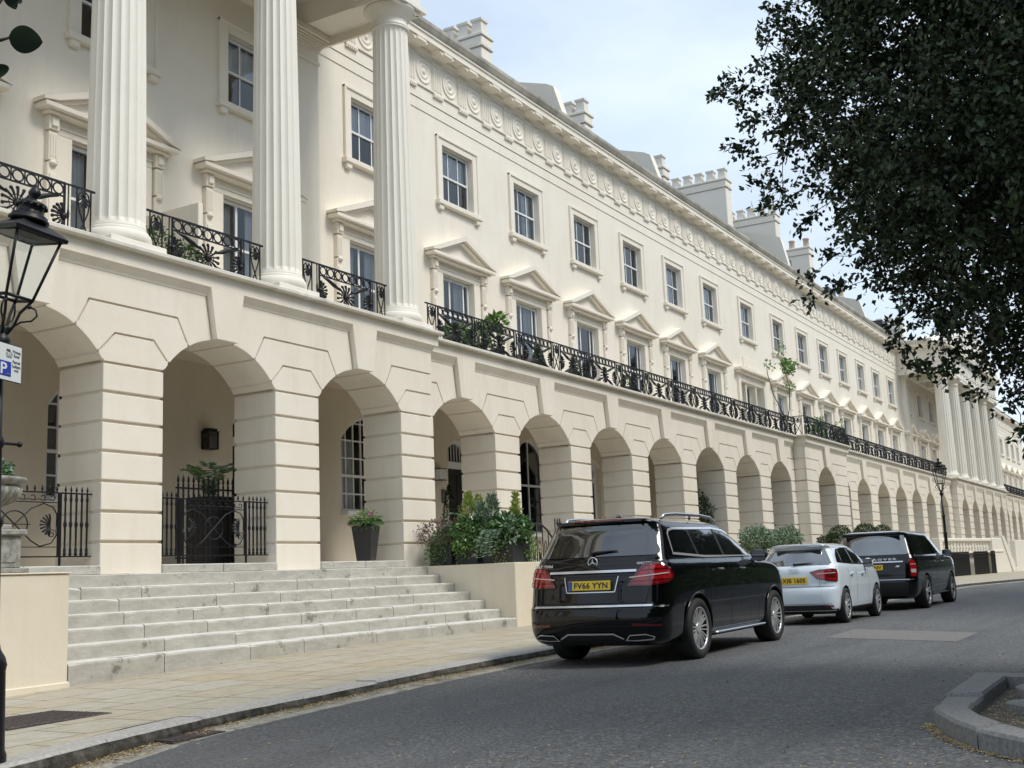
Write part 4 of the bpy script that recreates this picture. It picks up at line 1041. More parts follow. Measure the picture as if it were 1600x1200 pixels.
def cut_arches(c, axles, zc, R, ymin, paint):
    me = c.m.mesh('tmp', [paint, M['under']]); o = bpy.data.objects.new('tmp', me); COL.objects.link(o); ts = []
    for ax in axles:
        for sg in (-1, 1):
            k = MB(); k.lathe([(R, 0), (R, .8)], (0, 0, 0), 48, Matrix.Translation((ax, sg * ymin if sg > 0 else -ymin - .8, zc)) @ Matrix.Rotation(-PI / 2, 4, 'X'), False)
            km_ = k.mesh('cut', [M['under']]); bm = bmesh.new(); bm.from_mesh(km_); bmesh.ops.recalc_face_normals(bm, faces=bm.faces); bm.to_mesh(km_); bm.free()
            t = bpy.data.objects.new('cut', km_); COL.objects.link(t); ts.append(t)
            md = o.modifiers.new('b', 'BOOLEAN'); md.operation = 'DIFFERENCE'; md.object = t; md.solver = 'EXACT'
    bm = bmesh.new(); bm.from_mesh(me); bmesh.ops.recalc_face_normals(bm, faces=bm.faces); bm.to_mesh(me); bm.free()
    dg = bpy.context.evaluated_depsgraph_get(); r_ = bpy.data.meshes.new_from_object(o.evaluated_get(dg)); r_.name = 'body'
    for t in ts + [o]: bpy.data.objects.remove(t)
    r_.materials.clear(); r_.materials.append(paint); r_.materials.append(M['under'])
    for p in r_.polygons:
        p.use_smooth = True; p.material_index = 0
        cc = p.center
        for ax in axles:
            if (cc.x - ax) ** 2 + (cc.z - zc) ** 2 < (R + .004) ** 2: p.material_index = 1; p.use_smooth = False
        if cc.z < .255: p.material_index = 1
    return r_
def wheel_kit(Rt, wdt, Rr, style):
    """tyre and rim meshes; axis along y, outer face at -y"""
    t = MB(); w = wdt / 2; X = Matrix.Rotation(PI / 2, 4, 'X')   # lathe z -> -y
    t.lathe([(Rr, -w * .8), (Rr + .01, -w * .95), (Rt - .045, -w), (Rt - .012, -w * .86), (Rt, -w * .6), (Rt, w * .6), (Rt - .012, w * .86), (Rt - .045, w), (Rr + .012, w * .97), (Rr, w * .85), (Rr - .006, w * .5)], n=56, xf=X, cap=False)
    for k in range(4): t.lathe([(Rt + .0005, -w * .5 + k * w / 3 - .004), (Rt + .001, -w * .5 + k * w / 3 + .004)], n=40, xf=X, cap=False)
    r = MB(); r.lathe([(Rr, w * .86), (Rr - .004, w * .9), (Rr - .018, w * .9), (Rr - .026, w * .78)], n=56, xf=X, cap=False)
    d = MB(); d.lathe([(Rr - .024, w * .76), (Rr - .03, -w * .8)], n=40, xf=X, cap=False); d.lathe([(Rr - .04, -.02), (.16, -.02), (.16, .0), (.001, 0)], n=32, xf=X); 
    h = MB(); h.lathe([(.075, w * .55), (.07, w * .72), (.055, w * .76), (.001, w * .77)], n=24, xf=X)
    dark = MB()
    def spoke(a, w0, w1, off0=0, off1=0, mb=r, y0=w * .66, y1=w * .84):
        ca, sa = math.cos(a), math.sin(a)
        pr = [(.055, off0, w0, y0), (Rr * .5, (off0 + off1) / 2, (w0 + w1) * .45, (y0 + y1) / 2 + .004), (Rr - .016, off1, w1, y1)]
        vs = []
        for R_, o_, ww, yy in pr:
            for q in (-1, 1):
                px, pz = R_ * ca - (o_ + q * ww) * sa, R_ * sa + (o_ + q * ww) * ca
                vs += [(px, -yy, pz), (px, -yy + .035, pz)]
        fs = []
        for i in range(2):
            b = i * 4; fs += [(b, b + 2, b + 6, b + 4), (b + 1, b + 5, b + 7, b + 3), (b, b + 4, b + 5, b + 1), (b + 2, b + 3, b + 7, b + 6)]
        mb.add(vs, fs)
    if style == 'multi':
        for k in range(10):
            a = 2 * PI * k / 10; spoke(a, .010, .008, -.012, -.030); spoke(a, .010, .008, .012, .030)
    elif style == 'five':
        for k in range(5):
            a = 2 * PI * k / 5 + .3; spoke(a, .020, .016, -.02, -.05); spoke(a, .020, .016, .02, .05)
    else:
        for k in range(10): a = 2 * PI * (k // 2) / 5 + (.34 if k % 2 else -.0); spoke(a, .017, .02, 0, 0)
    r.merge(h)
    # caliper and bolts
    dark.merge(d)
    return t.mesh('tyre', M['rubber']), r.mesh('rim', M['rimmetal']), dark.mesh('brake_disc', M['under'])
def add_wheels(root, axles, yc, zc, kit):
    ty, ri, di = kit
    for ax in axles:
        for sg in (-1, 1):
            w = inst('wheel', ri, root, (ax, sg * yc, zc), 0 if sg < 0 else PI); inst('tyre', ty, w); inst('brake_disc', di, w)
def plate(root, txt, loc, w=.52, h=.115, blue=False, tilt=0, part=None):
    p = MB(); p.box(-.006, 0, -w / 2, w / 2, -h / 2, h / 2, .002)
    o = p.build('number_plate', M['yellow'], root, loc); o.rotation_euler = (0, tilt, 0)
    t = MB(); X = Matrix.Translation((-.007, (-.02 if blue else 0), 0)) @ Matrix(((0, 0, -1, 0), (-1, 0, 0, 0), (0, 1, 0, 0), (0, 0, 0, 1)))
    if part: X = Matrix.Translation((0, part[1], 0)) @ X
    add_text(t, txt, .1, X, .0006, .0028, 1.05, (part[0] if part else w * (.80 if blue else .88), h * .66)); t.build('lettering', M['plateblack'], o)
    if blue: q = MB(); q.box(-.0075, -.006, w / 2 - .05, w / 2 - .003, -h / 2 + .003, h / 2 - .003); q.build('blue_band', M['euroblue'], o)
    return o
RX = Matrix(((0, 0, -1, 0), (-1, 0, 0, 0), (0, 1, 0, 0), (0, 0, 0, 1)))    # text plane facing the rear (-x), reading left to right from behind
def mirror_part(root, x, y, z, mat, glassmat, sx=1.):
    for sg in (-1, 1):
        m = MB(); m.ball((0, 0, 0), .115, 16, 10, .62, 1., .78); 
        m.v = [(vx if vx > -.045 else -.045, vy, vz) for vx, vy, vz in m.v]
        m.tube([(0.02, -sg * .09, -.06), (.03, -sg * .2, -.09)], [.035, .03], 8)
        o = m.build('wing_mirror', mat, root, (x, sg * y, z)); k = MB(); k.box(-.049, -.046, -.10, .10, -.075, .075, .001); k.build('mirror_glass', M['car_glass'], o)
# ---------- the large black sport utility car
def big_suv():
    # z, tail x, nose x, half width, rear corner r, front corner r, rear bow, pinch
    lv = [(.24, .20, 4.85, .80, .25, .4, .05, .02), (.30, .085, 5.02, .90, .30, .5, .07, .03), (.42, .02, 5.10, .945, .32, .55, .10, .03), (.58, .0, 5.13, .955, .34, .55, .11, .03), (.70, .012, 5.13, .960, .34, .55, .12, .03),
          (.735, .045, 5.13, .962, .34, .55, .12, .03), (.90, .075, 5.12, .965, .34, .55, .12, .035), (1.05, .10, 5.06, .962, .33, .55, .12, .04), (1.16, .135, 4.85, .95, .31, .55, .12, .045), (1.225, .165, 4.35, .93, .29, .5, .12, .05),
          (1.27, .195, 3.92, .905, .27, .4, .12, .055), (1.33, .225, 3.72, .885, .26, .35, .12, .06), (1.5, .33, 3.33, .835, .25, .33, .12, .065), (1.66, .42, 2.98, .785, .24, .33, .12, .07), (1.735, .43, 2.80, .745, .24, .32, .12, .07),
          (1.765, .36, 2.68, .70, .24, .3, .13, .07), (1.80, .37, 2.50, .62, .24, .3, .13, .08), (1.825, .50, 2.30, .48, .2, .3, .1, .08), (1.838, .75, 2.0, .28, .15, .2, .05, .05)]
    c = Car(lv, 72); axles = (1.145, 4.22); zc = .385
    root = empty('parked_car'); tag(root, 'large glossy black sport utility car with registration FV66 YYN, nearest in the row', 'car', 'cars parked along the kerb')
    body = inst('body', cut_arches(c, axles, zc, .445, .60, M['black_paint']), root)
    # arch lips
    for ax in axles:
        for sg in (-1, 1):
            P = []
            for i in range(31):
                a = math.radians(-18 + 216 * i / 30); x, z = ax + .452 * math.cos(a), zc + .452 * math.sin(a)
                h = c.hit(-x, max(z, .27), PI / 2, .0)      # right side, s = -x
                if h is None: continue
                P.append((x, sg * (abs(h.y) + .006), z))
            m = MB(); m.tube(P, .013, 6); m.build('wheel_arch_trim', M['black_paint'], root)
    R, S_ = 0., PI / 2    # rear view s=y ; right side view s=-x
    # rear window and side windows
    rw = [(-.70, 1.735), (.70, 1.735), (.745, 1.60), (.80, 1.37), (.76, 1.335), (-.76, 1.335), (-.80, 1.37), (-.745, 1.60)]
    c.decal([rw], R, .006, .06).build('rear_window', M['car_glass'], root)
    sp = MB(); sp.extr([(0, 0), (.0, .03), (.5, .05), (.5, 0)], -.6, .6, Matrix.Rotation(PI / 2, 4, 'Z') @ Matrix.Scale(1, 4)); 
    dlo = [(.60, 1.33), (.64, 1.60), (.70, 1.655), (.84, 1.68), (2.2, 1.705), (2.62, 1.68), (3.0, 1.575), (3.35, 1.43), (3.62, 1.30), (1.6, 1.285)]
    side = lambda polys: [[(-x, z) for x, z in P][::-1] for P in polys]
    side_parts(c, 'chrome_window_trim', M['chrome'], side(ring_polys(dlo, .030)), S_, .012, .09, root)
    inner = poly_inset(dlo, .028)
    def clipx(P, x0, x1, sl=0.):      # cut polygon to x range (slanted edges)
        def cut(P, f):
            o = []
            for i in range(len(P)):
                a, b = P[i - 1], P[i]; fa, fb = f(a), f(b)
                if fa * fb < 0: t = fa / (fa - fb); o.append((a[0] + (b[0] - a[0]) * t, a[1] + (b[1] - a[1]) * t))
                if fb >= 0: o.append(b)
            return o
        P = cut(P, lambda p: p[0] - (x0 + sl * (p[1] - 1.3))); return cut(P, lambda p: (x1 + sl * (p[1] - 1.3)) - p[0])
    for a, b in ((0, 1.36), (1.42, 2.27), (2.36, 4)):
        P = clipx(inner, a, b, -.28)
        g1 = c.decal(side([P]), S_, .006, .09); g1.build('side_window', M['car_glass'], root)
        g2 = c.decal(side([P]), S_, .006, .09); g2.v = [(x, -y, z) for x, y, z in g2.v]; g2.f = [f[::-1] for f in g2.f]; g2.build('side_window', M['car_glass'], root)
    pl = clipx(inner, 1.36, 1.42, -.28), clipx(inner, 2.27, 2.36, -.28)
    [side_parts(c, 'window_pillar_trim', M['trim_black'], side([p_]), S_, .008, .09, root) for p_ in pl]
    ws = [(-.72, 1.70), (.72, 1.70), (.80, 1.36), (-.80, 1.36)]
    c.decal([ws], PI, .006, .08).build('windscreen', M['car_glass'], root)
    # shut lines
    seams = band([(1.52, 1.27), (1.60, 1.0), (1.60, .62), (1.50, .50)], .009) + band([(2.33, 1.27), (2.36, .9), (2.34, .33)], .009) + band([(3.42, 1.27), (3.50, .95), (3.48, .36)], .009) + band([(1.60, .335), (3.48, .34)], .008)
    side_parts(c, 'door_seam', M['under'], side(seams), S_, .0015, .08, root)
    tg = band([(-.80, 1.33), (-.84, 1.20), (-.60, 1.20), (-.60, .99), (-.66, .76), (.66, .76), (.60, .99), (.60, 1.20)], .008)
    c.decal(band([(-.74, .93), (-.70, .76), (.70, .76), (.74, .93)], .009), R, .0015, .06).build('tailgate_seam', M['under'], root)
    # tail lights, wrapping the corner: laid on along a 45 degree view and on the rear
    for sg in (-1, 1):
        y = -.42
        # s for yaw a: s = -x sin a + y cos a
        def lay(polys, yaw, off): 
            mm = c.decal(polys, yaw, off, .05)
            if sg > 0: mm.v = [(x, -y_, z) for x, y_, z in mm.v]; mm.f = [f[::-1] for f in mm.f]
            return mm
        a = math.radians(42)
        P = [(-.43, .965), (-.455, 1.01), (-.54, 1.13), (-.62, 1.21), (-.70, 1.245), (-.83, 1.23), (-.93, 1.17), (-.985, 1.09), (-.955, 1.03), (-.88, .99), (-.66, .96)]
        P = [((s + .0) * 1.0, z) for s, z in P]
        o = lay([P], a, .010).build('tail_light', M['redlens'], root)
        lay(ring_polys(P, .022), a, .014).build('lens_edge', M['reddark'], o)
        lay(band([(-.46, 1.065), (-.66, 1.085), (-.90, 1.11)], .013), a, .016).build('pale_stripe', M['paleline'], o)
        lay(band([(-.68, .965), (-.66, 1.1), (-.69, 1.235)], .014) + band([(-.50, 1.15), (-.94, 1.165)], .012) + band([(-.50, 1.02), (-.94, 1.04)], .012), a, .015).build('lens_divider', M['reddark'], o)
        lay([[(-.50, .52), (-.86, .50), (-.84, .475), (-.52, .485)]], math.radians(25), .006).build('reflector', M['reddark'], root)
        P2 = [(-.44, .315), (-.50, .385), (-.70, .395), (-.80, .36), (-.78, .325), (-.60, .31)]
        ob = lay(ring_polys(P2, .013), math.radians(12), .016).build('exhaust_tip', M['chrome'], root); lay([poly_inset(P2, .012)], math.radians(12), .010).build('exhaust_bore', M['under'], ob)
    # chrome, badges
    c.decal(band([(-.47, 1.148), (0, 1.152), (.68, 1.148)][::1] and [(-.58, 1.148), (.58, 1.148)], .030), R, .016, .05).build('chrome_handle_strip', M['chrome'], root)
    c.decal(band([(-.78, .725), (.78, .725)], .026), R, .012, .05).build('chrome_loading_strip', M['chrome'], root)
    c.decal(band([(-.42, .335), (-.30, .395), (.30, .395), (.42, .335)], .018), R, .012, .04).build('chrome_diffuser_strip', M['chrome'], root)
    c.decal([[(-.5, .27), (.5, .27), (.42, .33), (.30, .385), (-.30, .385), (-.42, .33)]], R, .006, .06).build('rear_diffuser', M['trim_black'], root)
    c.decal(band([(-.86, .55), (-.6, .49), (.6, .49), (.86, .55)], .010), R, .003, .05).build('bumper_crease', M['under'], root)
    c.decal([[(-.33, 1.09), (.33, 1.09), (.36, 1.12), (-.36, 1.12)], [(-.36, 1.085), (.36, 1.085), (.32, .90), (-.32, .90)]], R, .003, .06).build('plate_recess', M['trim_black'], root)
    c.decal(band([(-.36, 1.09), (-.32, .90), (.32, .90), (.36, 1.09)], .012), R, .008, .06).build('recess_trim', M['satin'], root)
    plate(root, 'FV66 YYN', (.058, 0, .985), .56, .115, True, .12)
    h = c.hit(0, 1.262, 0, .012); b = MB(); b.tube([(-.0, .062 * math.cos(t), .062 * math.sin(t)) for t in [2 * PI * i / 28 for i in range(28)]], .007, 6, None, True)
    for k in range(3):
        a = PI / 2 + 2 * PI * k / 3; pa_, pb_ = a + .22 * 5, a - .22 * 5
        b.add([(-.004, .060 * math.cos(a), .060 * math.sin(a)), (-.004, .013 * math.cos(a + 1.05), .013 * math.sin(a + 1.05)), (-.012, 0, 0), (-.004, .013 * math.cos(a - 1.05), .013 * math.sin(a - 1.05))], [(0, 1, 2), (0, 2, 3), (2, 1, 0), (3, 2, 0)])
    b.build('badge', M['paleletter'], root, tuple(h))
    for txt, y, w in (('GLS 350d', .70, .26), ('4MATIC', -.66, .19)):
        hh = c.hit(y, 1.235, 0, .008); t = MB(); add_text(t, txt, .05, Matrix.Translation(hh) @ Matrix.Rotation(-.12 * (1 if y > 0 else -1), 4, 'Z') @ RX, .003, .0012, 1.05, (w, .036)); t.build('lettering', M['paleletter'], root)
    # side details
    for x in (1.78, 2.62):
        hh = c.hit(-x, 1.135, PI / 2, .03)
        for sg in (-1, 1):
            k = MB(); k.tube([(-.11, 0, 0), (-.09, sg * .015, 0), (.09, sg * .015, 0), (.11, 0, 0)], [.010, .016, .016, .010], 8); o = k.build('door_handle', M['black_paint'], root, (x + .1, sg * abs(hh.y), 1.13)); q = MB(); q.box(-.09, .09, -.004 + sg * .028, .004 + sg * .028, -.003, .003); q.build('chrome_insert', M['chrome'], o)
    for sg in (-1, 1):
        k = MB(); k.box(1.68, 3.66, sg * .93 - .05, sg * .93 + .05, .285, .315, .012); k.build('running_board', M['satin'], root)
        k = MB(); k.tube([(.78, sg * .67, 1.80), (.86, sg * .675, 1.845), (1.2, sg * .69, 1.868), (2.0, sg * .69, 1.87), (2.45, sg * .68, 1.85), (2.66, sg * .67, 1.79)], [.018, .022, .022, .022, .022, .018], 8); k.tube([(1.7, sg * .685, 1.89), (1.7, sg * .68, 1.80)], .016, 6)
        k.build('roof_rail', M['satin'], root)
    mirror_part(root, 3.42, 1.03, 1.30, M['black_paint'], M['chrome'])
    m = MB(); m.extr([(-.60, 1.795), (.60, 1.795), (.58, 1.765), (-.58, 1.765)], .30, .42); m.v = [(x + .10 * (y / .6) ** 2, y, z) for x, y, z in m.v]; m.build('roof_spoiler', M['black_paint'], root)
    c.decal([[(-.34, 1.80), (.34, 1.80), (.34, 1.782), (-.34, 1.782)]], R, .010, .06).build('brake_light', M['reddark'], root)
    m = MB(); p0 = c.hit(.02, 1.375, 0, .02); p1 = c.hit(.42, 1.43, 0, .02); p2 = c.hit(-.30, 1.40, 0, .02)
    m.tube([p0, (p0 + p2) / 2, p2], [.018, .014, .008], 6); m.ball(tuple(p0), .03, 8, 5); m.build('rear_wiper', M['trim_black'], root)
    m = MB(); m.ball((1.0, 0, 1.84), .05, 10, 6, 1.6, .6, 1.1); m.build('roof_antenna', M['black_paint'], root)
    add_wheels(root, axles, .835, zc, wheel_kit(.388, .285, .275, 'multi'))
    return root
# ---------- the small ice-white hatchback
def hatchback():
    lv = [(.18, .16, 3.72, .70, .25, .35, .05, .02), (.24, .05, 3.85, .79, .28, .45, .07, .03), (.36, .01, 3.93, .825, .32, .5, .10, .03), (.50, .0, 3.95, .84, .34, .5, .11, .035), (.60, .015, 3.95, .85, .34, .5, .12, .035), (.66, .05, 3.93, .855, .34, .5, .12, .04),
          (.80, .065, 3.86, .855, .34, .55, .12, .045), (.92, .085, 3.65, .845, .32, .55, .12, .05), (.985, .12, 3.30, .83, .3, .5, .12, .055), (1.03, .165, 2.95, .805, .27, .4, .13, .06), (1.08, .20, 2.80, .775, .26, .35, .13, .065), (1.2, .32, 2.50, .72, .25, .33, .14, .07),
          (1.30, .42, 2.25, .665, .24, .32, .14, .08), (1.345, .38, 2.10, .63, .23, .3, .14, .085), (1.375, .34, 1.98, .57, .22, .3, .14, .09), (1.40, .42, 1.85, .47, .2, .3, .12, .09), (1.415, .7, 1.6, .26, .15, .2, .06, .05)]
    c = Car(lv, 64); axles = (.74, 3.21); zc = .305
    root = empty('parked_car'); tag(root, 'small ice white hatchback with registration XIB 1605 between the two dark cars', 'car', 'cars parked along the kerb')
    inst('body', cut_arches(c, axles, zc, .345, .52, M['white_paint']), root)
    side = lambda polys: [[(-x, z) for x, z in P][::-1] for P in polys]; S_ = PI / 2; R = 0
    # grey roof band
    c2 = [[(-.60, 1.312), (.60, 1.312), (.50, 1.395), (-.50, 1.395)]]
    rf = MB(); idx = [i for i, v in enumerate(c.m.v) if v[2] > 1.318]; keep = set(idx); mpi = {i: k for k, i in enumerate(idx)}
    rf.add([(c.m.v[i][0], c.m.v[i][1] * 1.004, c.m.v[i][2] + .003) for i in idx], [tuple(mpi[i] for i in f) for f in c.m.f if all(i in keep for i in f)], True); rf.build('roof_panel', M['silver_paint'], root)
    c.decal([[(-.545, 1.305), (.545, 1.305), (.63, 1.18), (.72, 1.045), (.66, 1.025), (-.66, 1.025), (-.72, 1.045), (-.63, 1.18)]], R, .005, .06).build('rear_window', M['rear_glass'], root)
    c.decal([[(-.46, 1.25), (.46, 1.25), (.60, 1.05), (-.60, 1.05)]], R, .008, .06).build('rear_screen_reflection_zone', M['clear_car_glass'], root) if False else None
    dlo = [(.50, 1.06), (.62, 1.20), (.80, 1.29), (1.2, 1.325), (1.75, 1.32), (2.15, 1.23), (2.55, 1.07), (2.68, 1.0), (1.4, 1.02)]
    for sgm in (0, 1):
        for P in ([(.52, 1.062), (.63, 1.19), (.80, 1.28), (.84, 1.285), (.80, 1.045)], [(.84, 1.045), (.88, 1.285), (1.2, 1.315), (1.50, 1.318), (1.54, 1.03)], [(1.60, 1.03), (1.56, 1.315), (1.75, 1.312), (2.13, 1.222), (2.53, 1.065), (2.62, 1.01)]):
            gq = c.decal(side([P]), S_, .006, .09)
            if sgm: gq.v = [(x, -y, z) for x, y, z in gq.v]; gq.f = [f[::-1] for f in gq.f]
            gq.build('side_window', M['car_glass'], root)
    side_parts(c, 'window_trim', M['trim_black'], side(ring_polys(dlo, .022)), S_, .004, .09, root)
    c.decal([[(-.60, 1.28), (.60, 1.28), (.70, 1.03), (-.70, 1.03)]], PI, .006, .08).build('windscreen', M['car_glass'], root)
    side_parts(c, 'door_seam', M['under'], side(band([(.98, 1.02), (1.06, .72), (1.0, .48)], .008) + band([(1.57, 1.02), (1.60, .7), (1.58, .25)], .008) + band([(2.52, 1.0), (2.56, .7), (2.54, .28)], .008)), S_, .002, .08, root)
    c.decal(band([(-.76, .655), (.76, .655)], .008) + band([(-.52, .97), (-.50, .66)], .006) + band([(.52, .97), (.50, .66)], .006), R, .002, .05).build('tailgate_seam', M['under'], root)
    a = math.radians(40)
    for sg in (-1, 1):
        def lay(polys, yaw, off): 
            mm = c.decal(polys, yaw, off, .05)
            if sg > 0: mm.v = [(x, -y_, z) for x, y_, z in mm.v]; mm.f = [f[::-1] for f in mm.f]
            return mm
        P = [(-.30, .905), (-.45, .94), (-.68, .955), (-.80, .945), (-.82, .86), (-.80, .735), (-.60, .745), (-.40, .79)]
        o = lay([P], a, .009).build('tail_light', M['redlens'], root)
        lay(ring_polys(P, .020), a, .013).build('lens_edge', M['reddark'], o)
        lay([[(-.58, .90), (-.76, .91), (-.77, .80), (-.60, .81)]], a, .013).build('lens_core', M['reddark'], o)
        lay(band([(-.42, .87), (-.76, .885)], .012), a, .016).build('pale_stripe', M['paleline'], o)
        lay([[(-.58, .335), (-.74, .33), (-.74, .30), (-.58, .305)]], math.radians(20), .012).build('reflector', M['reddark'], root)
    c.decal([[(-.66, .34), (.66, .34), (.72, .25), (-.72, .25)]], R, .006, .05).build('rear_diffuser', M['trim_black'], root)
    c.decal(ring_polys([(-.70, .365), (.70, .365), (.76, .24), (-.76, .24)], .012), R, .010, .05).build('diffuser_trim', M['satin'], root)
    c.decal([[(-.36, .86), (.36, .86), (.33, .67), (-.33, .67)]], R, .002, .05).build('plate_recess', M['white_paint'], root)
    plate(root, 'XIB 1605', (.045, 0, .765), .54, .12, False, .1)
    h = c.hit(0, .93, 0, .012)
    for k in range(4):
        m = MB(); y0 = -.075 + .05 * k; m.tube([(0, y0 + .032 * math.cos(t), .032 * math.sin(t)) for t in [2 * PI * i / 20 for i in range(20)]], .0055, 6, None, True); m.build('badge_ring', M['satin'], root, tuple(h))
    hh = c.hit(-.58, .715, 0, .008); t = MB(); add_text(t, 'TFSI', .05, Matrix.Translation(hh) @ RX, .002, .001, 1, (.11, .022)); t.build('lettering', M['chrome'], root)
    m = MB(); p0 = c.hit(.0, 1.035, 0, .02); p1 = c.hit(-.36, 1.055, 0, .02); m.tube([p0, (p0 + p1) / 2, p1], [.016, .012, .006], 6); m.ball(tuple(p0), .028, 8, 5); m.build('rear_wiper', M['trim_black'], root)
    m = MB(); m.tube([(.72, 0, 1.40), (.58, 0, 1.52), (.45, 0, 1.66)], [.012, .006, .004], 6); m.ball((.74, 0, 1.405), .04, 8, 5, 1.3, .6, .6); m.build('roof_antenna', M['trim_black'], root)
    for x in (1.22, 2.06):
        hh = c.hit(-x, .86, PI / 2, .02)
        for sg in (-1, 1): k = MB(); k.tube([(-.1, 0, 0), (-.08, sg * .015, 0), (.08, sg * .015, 0), (.1, 0, 0)], [.009, .015, .015, .009], 8); k.build('door_handle', M['white_paint'], root, (x, sg * abs(hh.y), .86))
    mirror_part(root, 2.35, .92, 1.03, M['white_paint'], M['chrome'])
    m = MB(); m.extr([(-.50, 1.372), (.50, 1.372), (.49, 1.345), (-.49, 1.345)], .30, .42); m.v = [(x + .08 * (y / .5) ** 2, y, z) for x, y, z in m.v]; m.build('roof_spoiler', M['silver_paint'], root)
    add_wheels(root, axles, .755, zc, wheel_kit(.308, .22, .222, 'five'))
    return root
# ---------- the boxy dark luxury 4x4
def box_4x4():
    lv = [(.26, .25, 4.80, .82, .22, .4, .04, .02), (.32, .13, 4.93, .91, .25, .5, .06, .03), (.46, .06, 4.98, .955, .27, .5, .08, .03), (.64, .04, 5.0, .97, .28, .5, .08, .03), (.72, .06, 5.0, .975, .28, .5, .08, .03), (.90, .075, 4.99, .98, .27, .5, .08, .03),
          (1.08, .10, 4.93, .98, .26, .5, .08, .035), (1.17, .125, 4.70, .965, .25, .5, .08, .035), (1.215, .15, 4.0, .95, .24, .45, .08, .04), (1.25, .17, 3.72, .93, .23, .4, .08, .04), (1.30, .19, 3.60, .91, .22, .35, .08, .045), (1.5, .285, 3.22, .85, .21, .33, .08, .05),
          (1.66, .36, 2.92, .80, .20, .33, .08, .05), (1.735, .37, 2.78, .77, .20, .32, .08, .055), (1.765, .30, 2.68, .745, .22, .3, .08, .06), (1.795, .31, 2.50, .68, .22, .3, .08, .06), (1.82, .45, 2.25, .50, .2, .3, .06, .06), (1.832, .8, 1.9, .28, .15, .2, .04, .05)]
    c = Car(lv, 68); axles = (1.16, 4.08); zc = .385
    root = empty('parked_car'); tag(root, 'tall boxy dark luxury four by four with registration ending PNV, farthest in the row', 'car', 'cars parked along the kerb')
    inst('body', cut_arches(c, axles, zc, .44, .60, M['navy_paint']), root)
    side = lambda polys: [[(-x, z) for x, z in P][::-1] for P in polys]; S_ = PI / 2; R = 0
    c.decal([[(-.69, 1.71), (.69, 1.71), (.76, 1.45), (.80, 1.29), (.76, 1.27), (-.76, 1.27), (-.80, 1.29), (-.76, 1.45)]], R, .006, .06).build('rear_window', M['rear_glass'], root)
    rf = MB(); idx = [i for i, v in enumerate(c.m.v) if v[2] > 1.772]; keep = set(idx); mpi = {i: k for k, i in enumerate(idx)}
    rf.add([(c.m.v[i][0], c.m.v[i][1] * 1.003, c.m.v[i][2] + .003) for i in idx], [tuple(mpi[i] for i in f) for f in c.m.f if all(i in keep for i in f)], True); rf.build('roof_panel', M['silver_paint'], root)
    for sgm in (0, 1):
        for P in ([(.36, 1.27), (.46, 1.60), (.52, 1.70), (1.36, 1.715), (1.38, 1.26)], [(1.42, 1.26), (1.40, 1.715), (2.25, 1.72), (2.27, 1.26)], [(2.34, 1.26), (2.32, 1.715), (2.62, 1.69), (2.98, 1.56), (3.36, 1.38), (3.52, 1.27)]):
            gq = c.decal(side([P]), S_, .006, .09)
            if sgm: gq.v = [(x, -y, z) for x, y, z in gq.v]; gq.f = [f[::-1] for f in gq.f]
            gq.build('side_window', M['car_glass'], root)
    c.decal([[(-.72, 1.70), (.72, 1.70), (.82, 1.33), (-.82, 1.33)]], PI, .006, .08).build('windscreen', M['car_glass'], root)
    side_parts(c, 'door_seam', M['under'], side(band([(1.55, 1.25), (1.62, .9), (1.6, .5)], .009) + band([(2.3, 1.25), (2.32, .8), (2.3, .36)], .009) + band([(3.35, 1.25), (3.42, .8), (3.40, .36)], .009)), S_, .002, .08, root)
    side_parts(c, 'sill_strip', M['satin'], side(band([(1.75, .52), (3.2, .52)], .03)), S_, .010, .08, root)
    c.decal(band([(-.86, .80), (.86, .80)], .008) + band([(-.86, 1.22), (-.86, .80)], .008) + band([(.86, 1.22), (.86, .80)], .008), R, .002, .06).build('tailgate_seam', M['under'], root)
    c.decal(band([(-.70, 1.105), (.70, 1.105)], .028), R, .014, .05).build('chrome_strip', M['satin'], root)
    a = math.radians(38)
    for sg in (-1, 1):
        def lay(polys, yaw, off):
            mm = c.decal(polys, yaw, off, .05)
            if sg > 0: mm.v = [(x, -y_, z) for x, y_, z in mm.v]; mm.f = [f[::-1] for f in mm.f]
            return mm
        P = [(-.74, 1.14), (-.88, 1.15), (-.92, 1.0), (-.90, .76), (-.74, .76)]
        o = lay([P], a, .010).build('tail_light', M['redlens'], root); lay(ring_polys(P, .016), a, .014).build('lens_edge', M['reddark'], o)
        lay([[(-.765, .93), (-.885, .93), (-.88, .85), (-.765, .85)]], a, .015).build('clear_lens', M['paleline'], o)
        lay(band([(-.765, 1.04), (-.89, 1.04)], .014), a, .015).build('lens_divider', M['paleline'], o)
    c.decal([[(-.80, .64), (.80, .64), (.74, .33), (-.74, .33)]], R, .006, .06).build('rear_bumper_insert', M['trim_black'], root)
    c.decal(band([(-.9, .70), (.9, .70)], .012), R, .008, .06).build('bumper_line', M['satin'], root)
    p = plate(root, 'PNV', (.060, 0, .985), .54, .12, False, .08, (.23, -.13))
    hh = c.hit(0, 1.165, 0, .008); t = MB(); add_text(t, 'RANGE ROVER', .06, Matrix.Translation(hh) @ RX, .003, .004, 1.6, (1.15, .05)); t.build('lettering', M['paleletter'], root)
    hh = c.hit(-.58, .99, 0, .010); t = MB(); t.lathe([(.045, 0), (.048, .006), (.04, .01)], n=24, xf=Matrix.Rotation(-PI / 2, 4, 'Y') @ Matrix.Diagonal((.62, 1, 1, 1))); t.build('badge', M['satin'], root, tuple(hh))
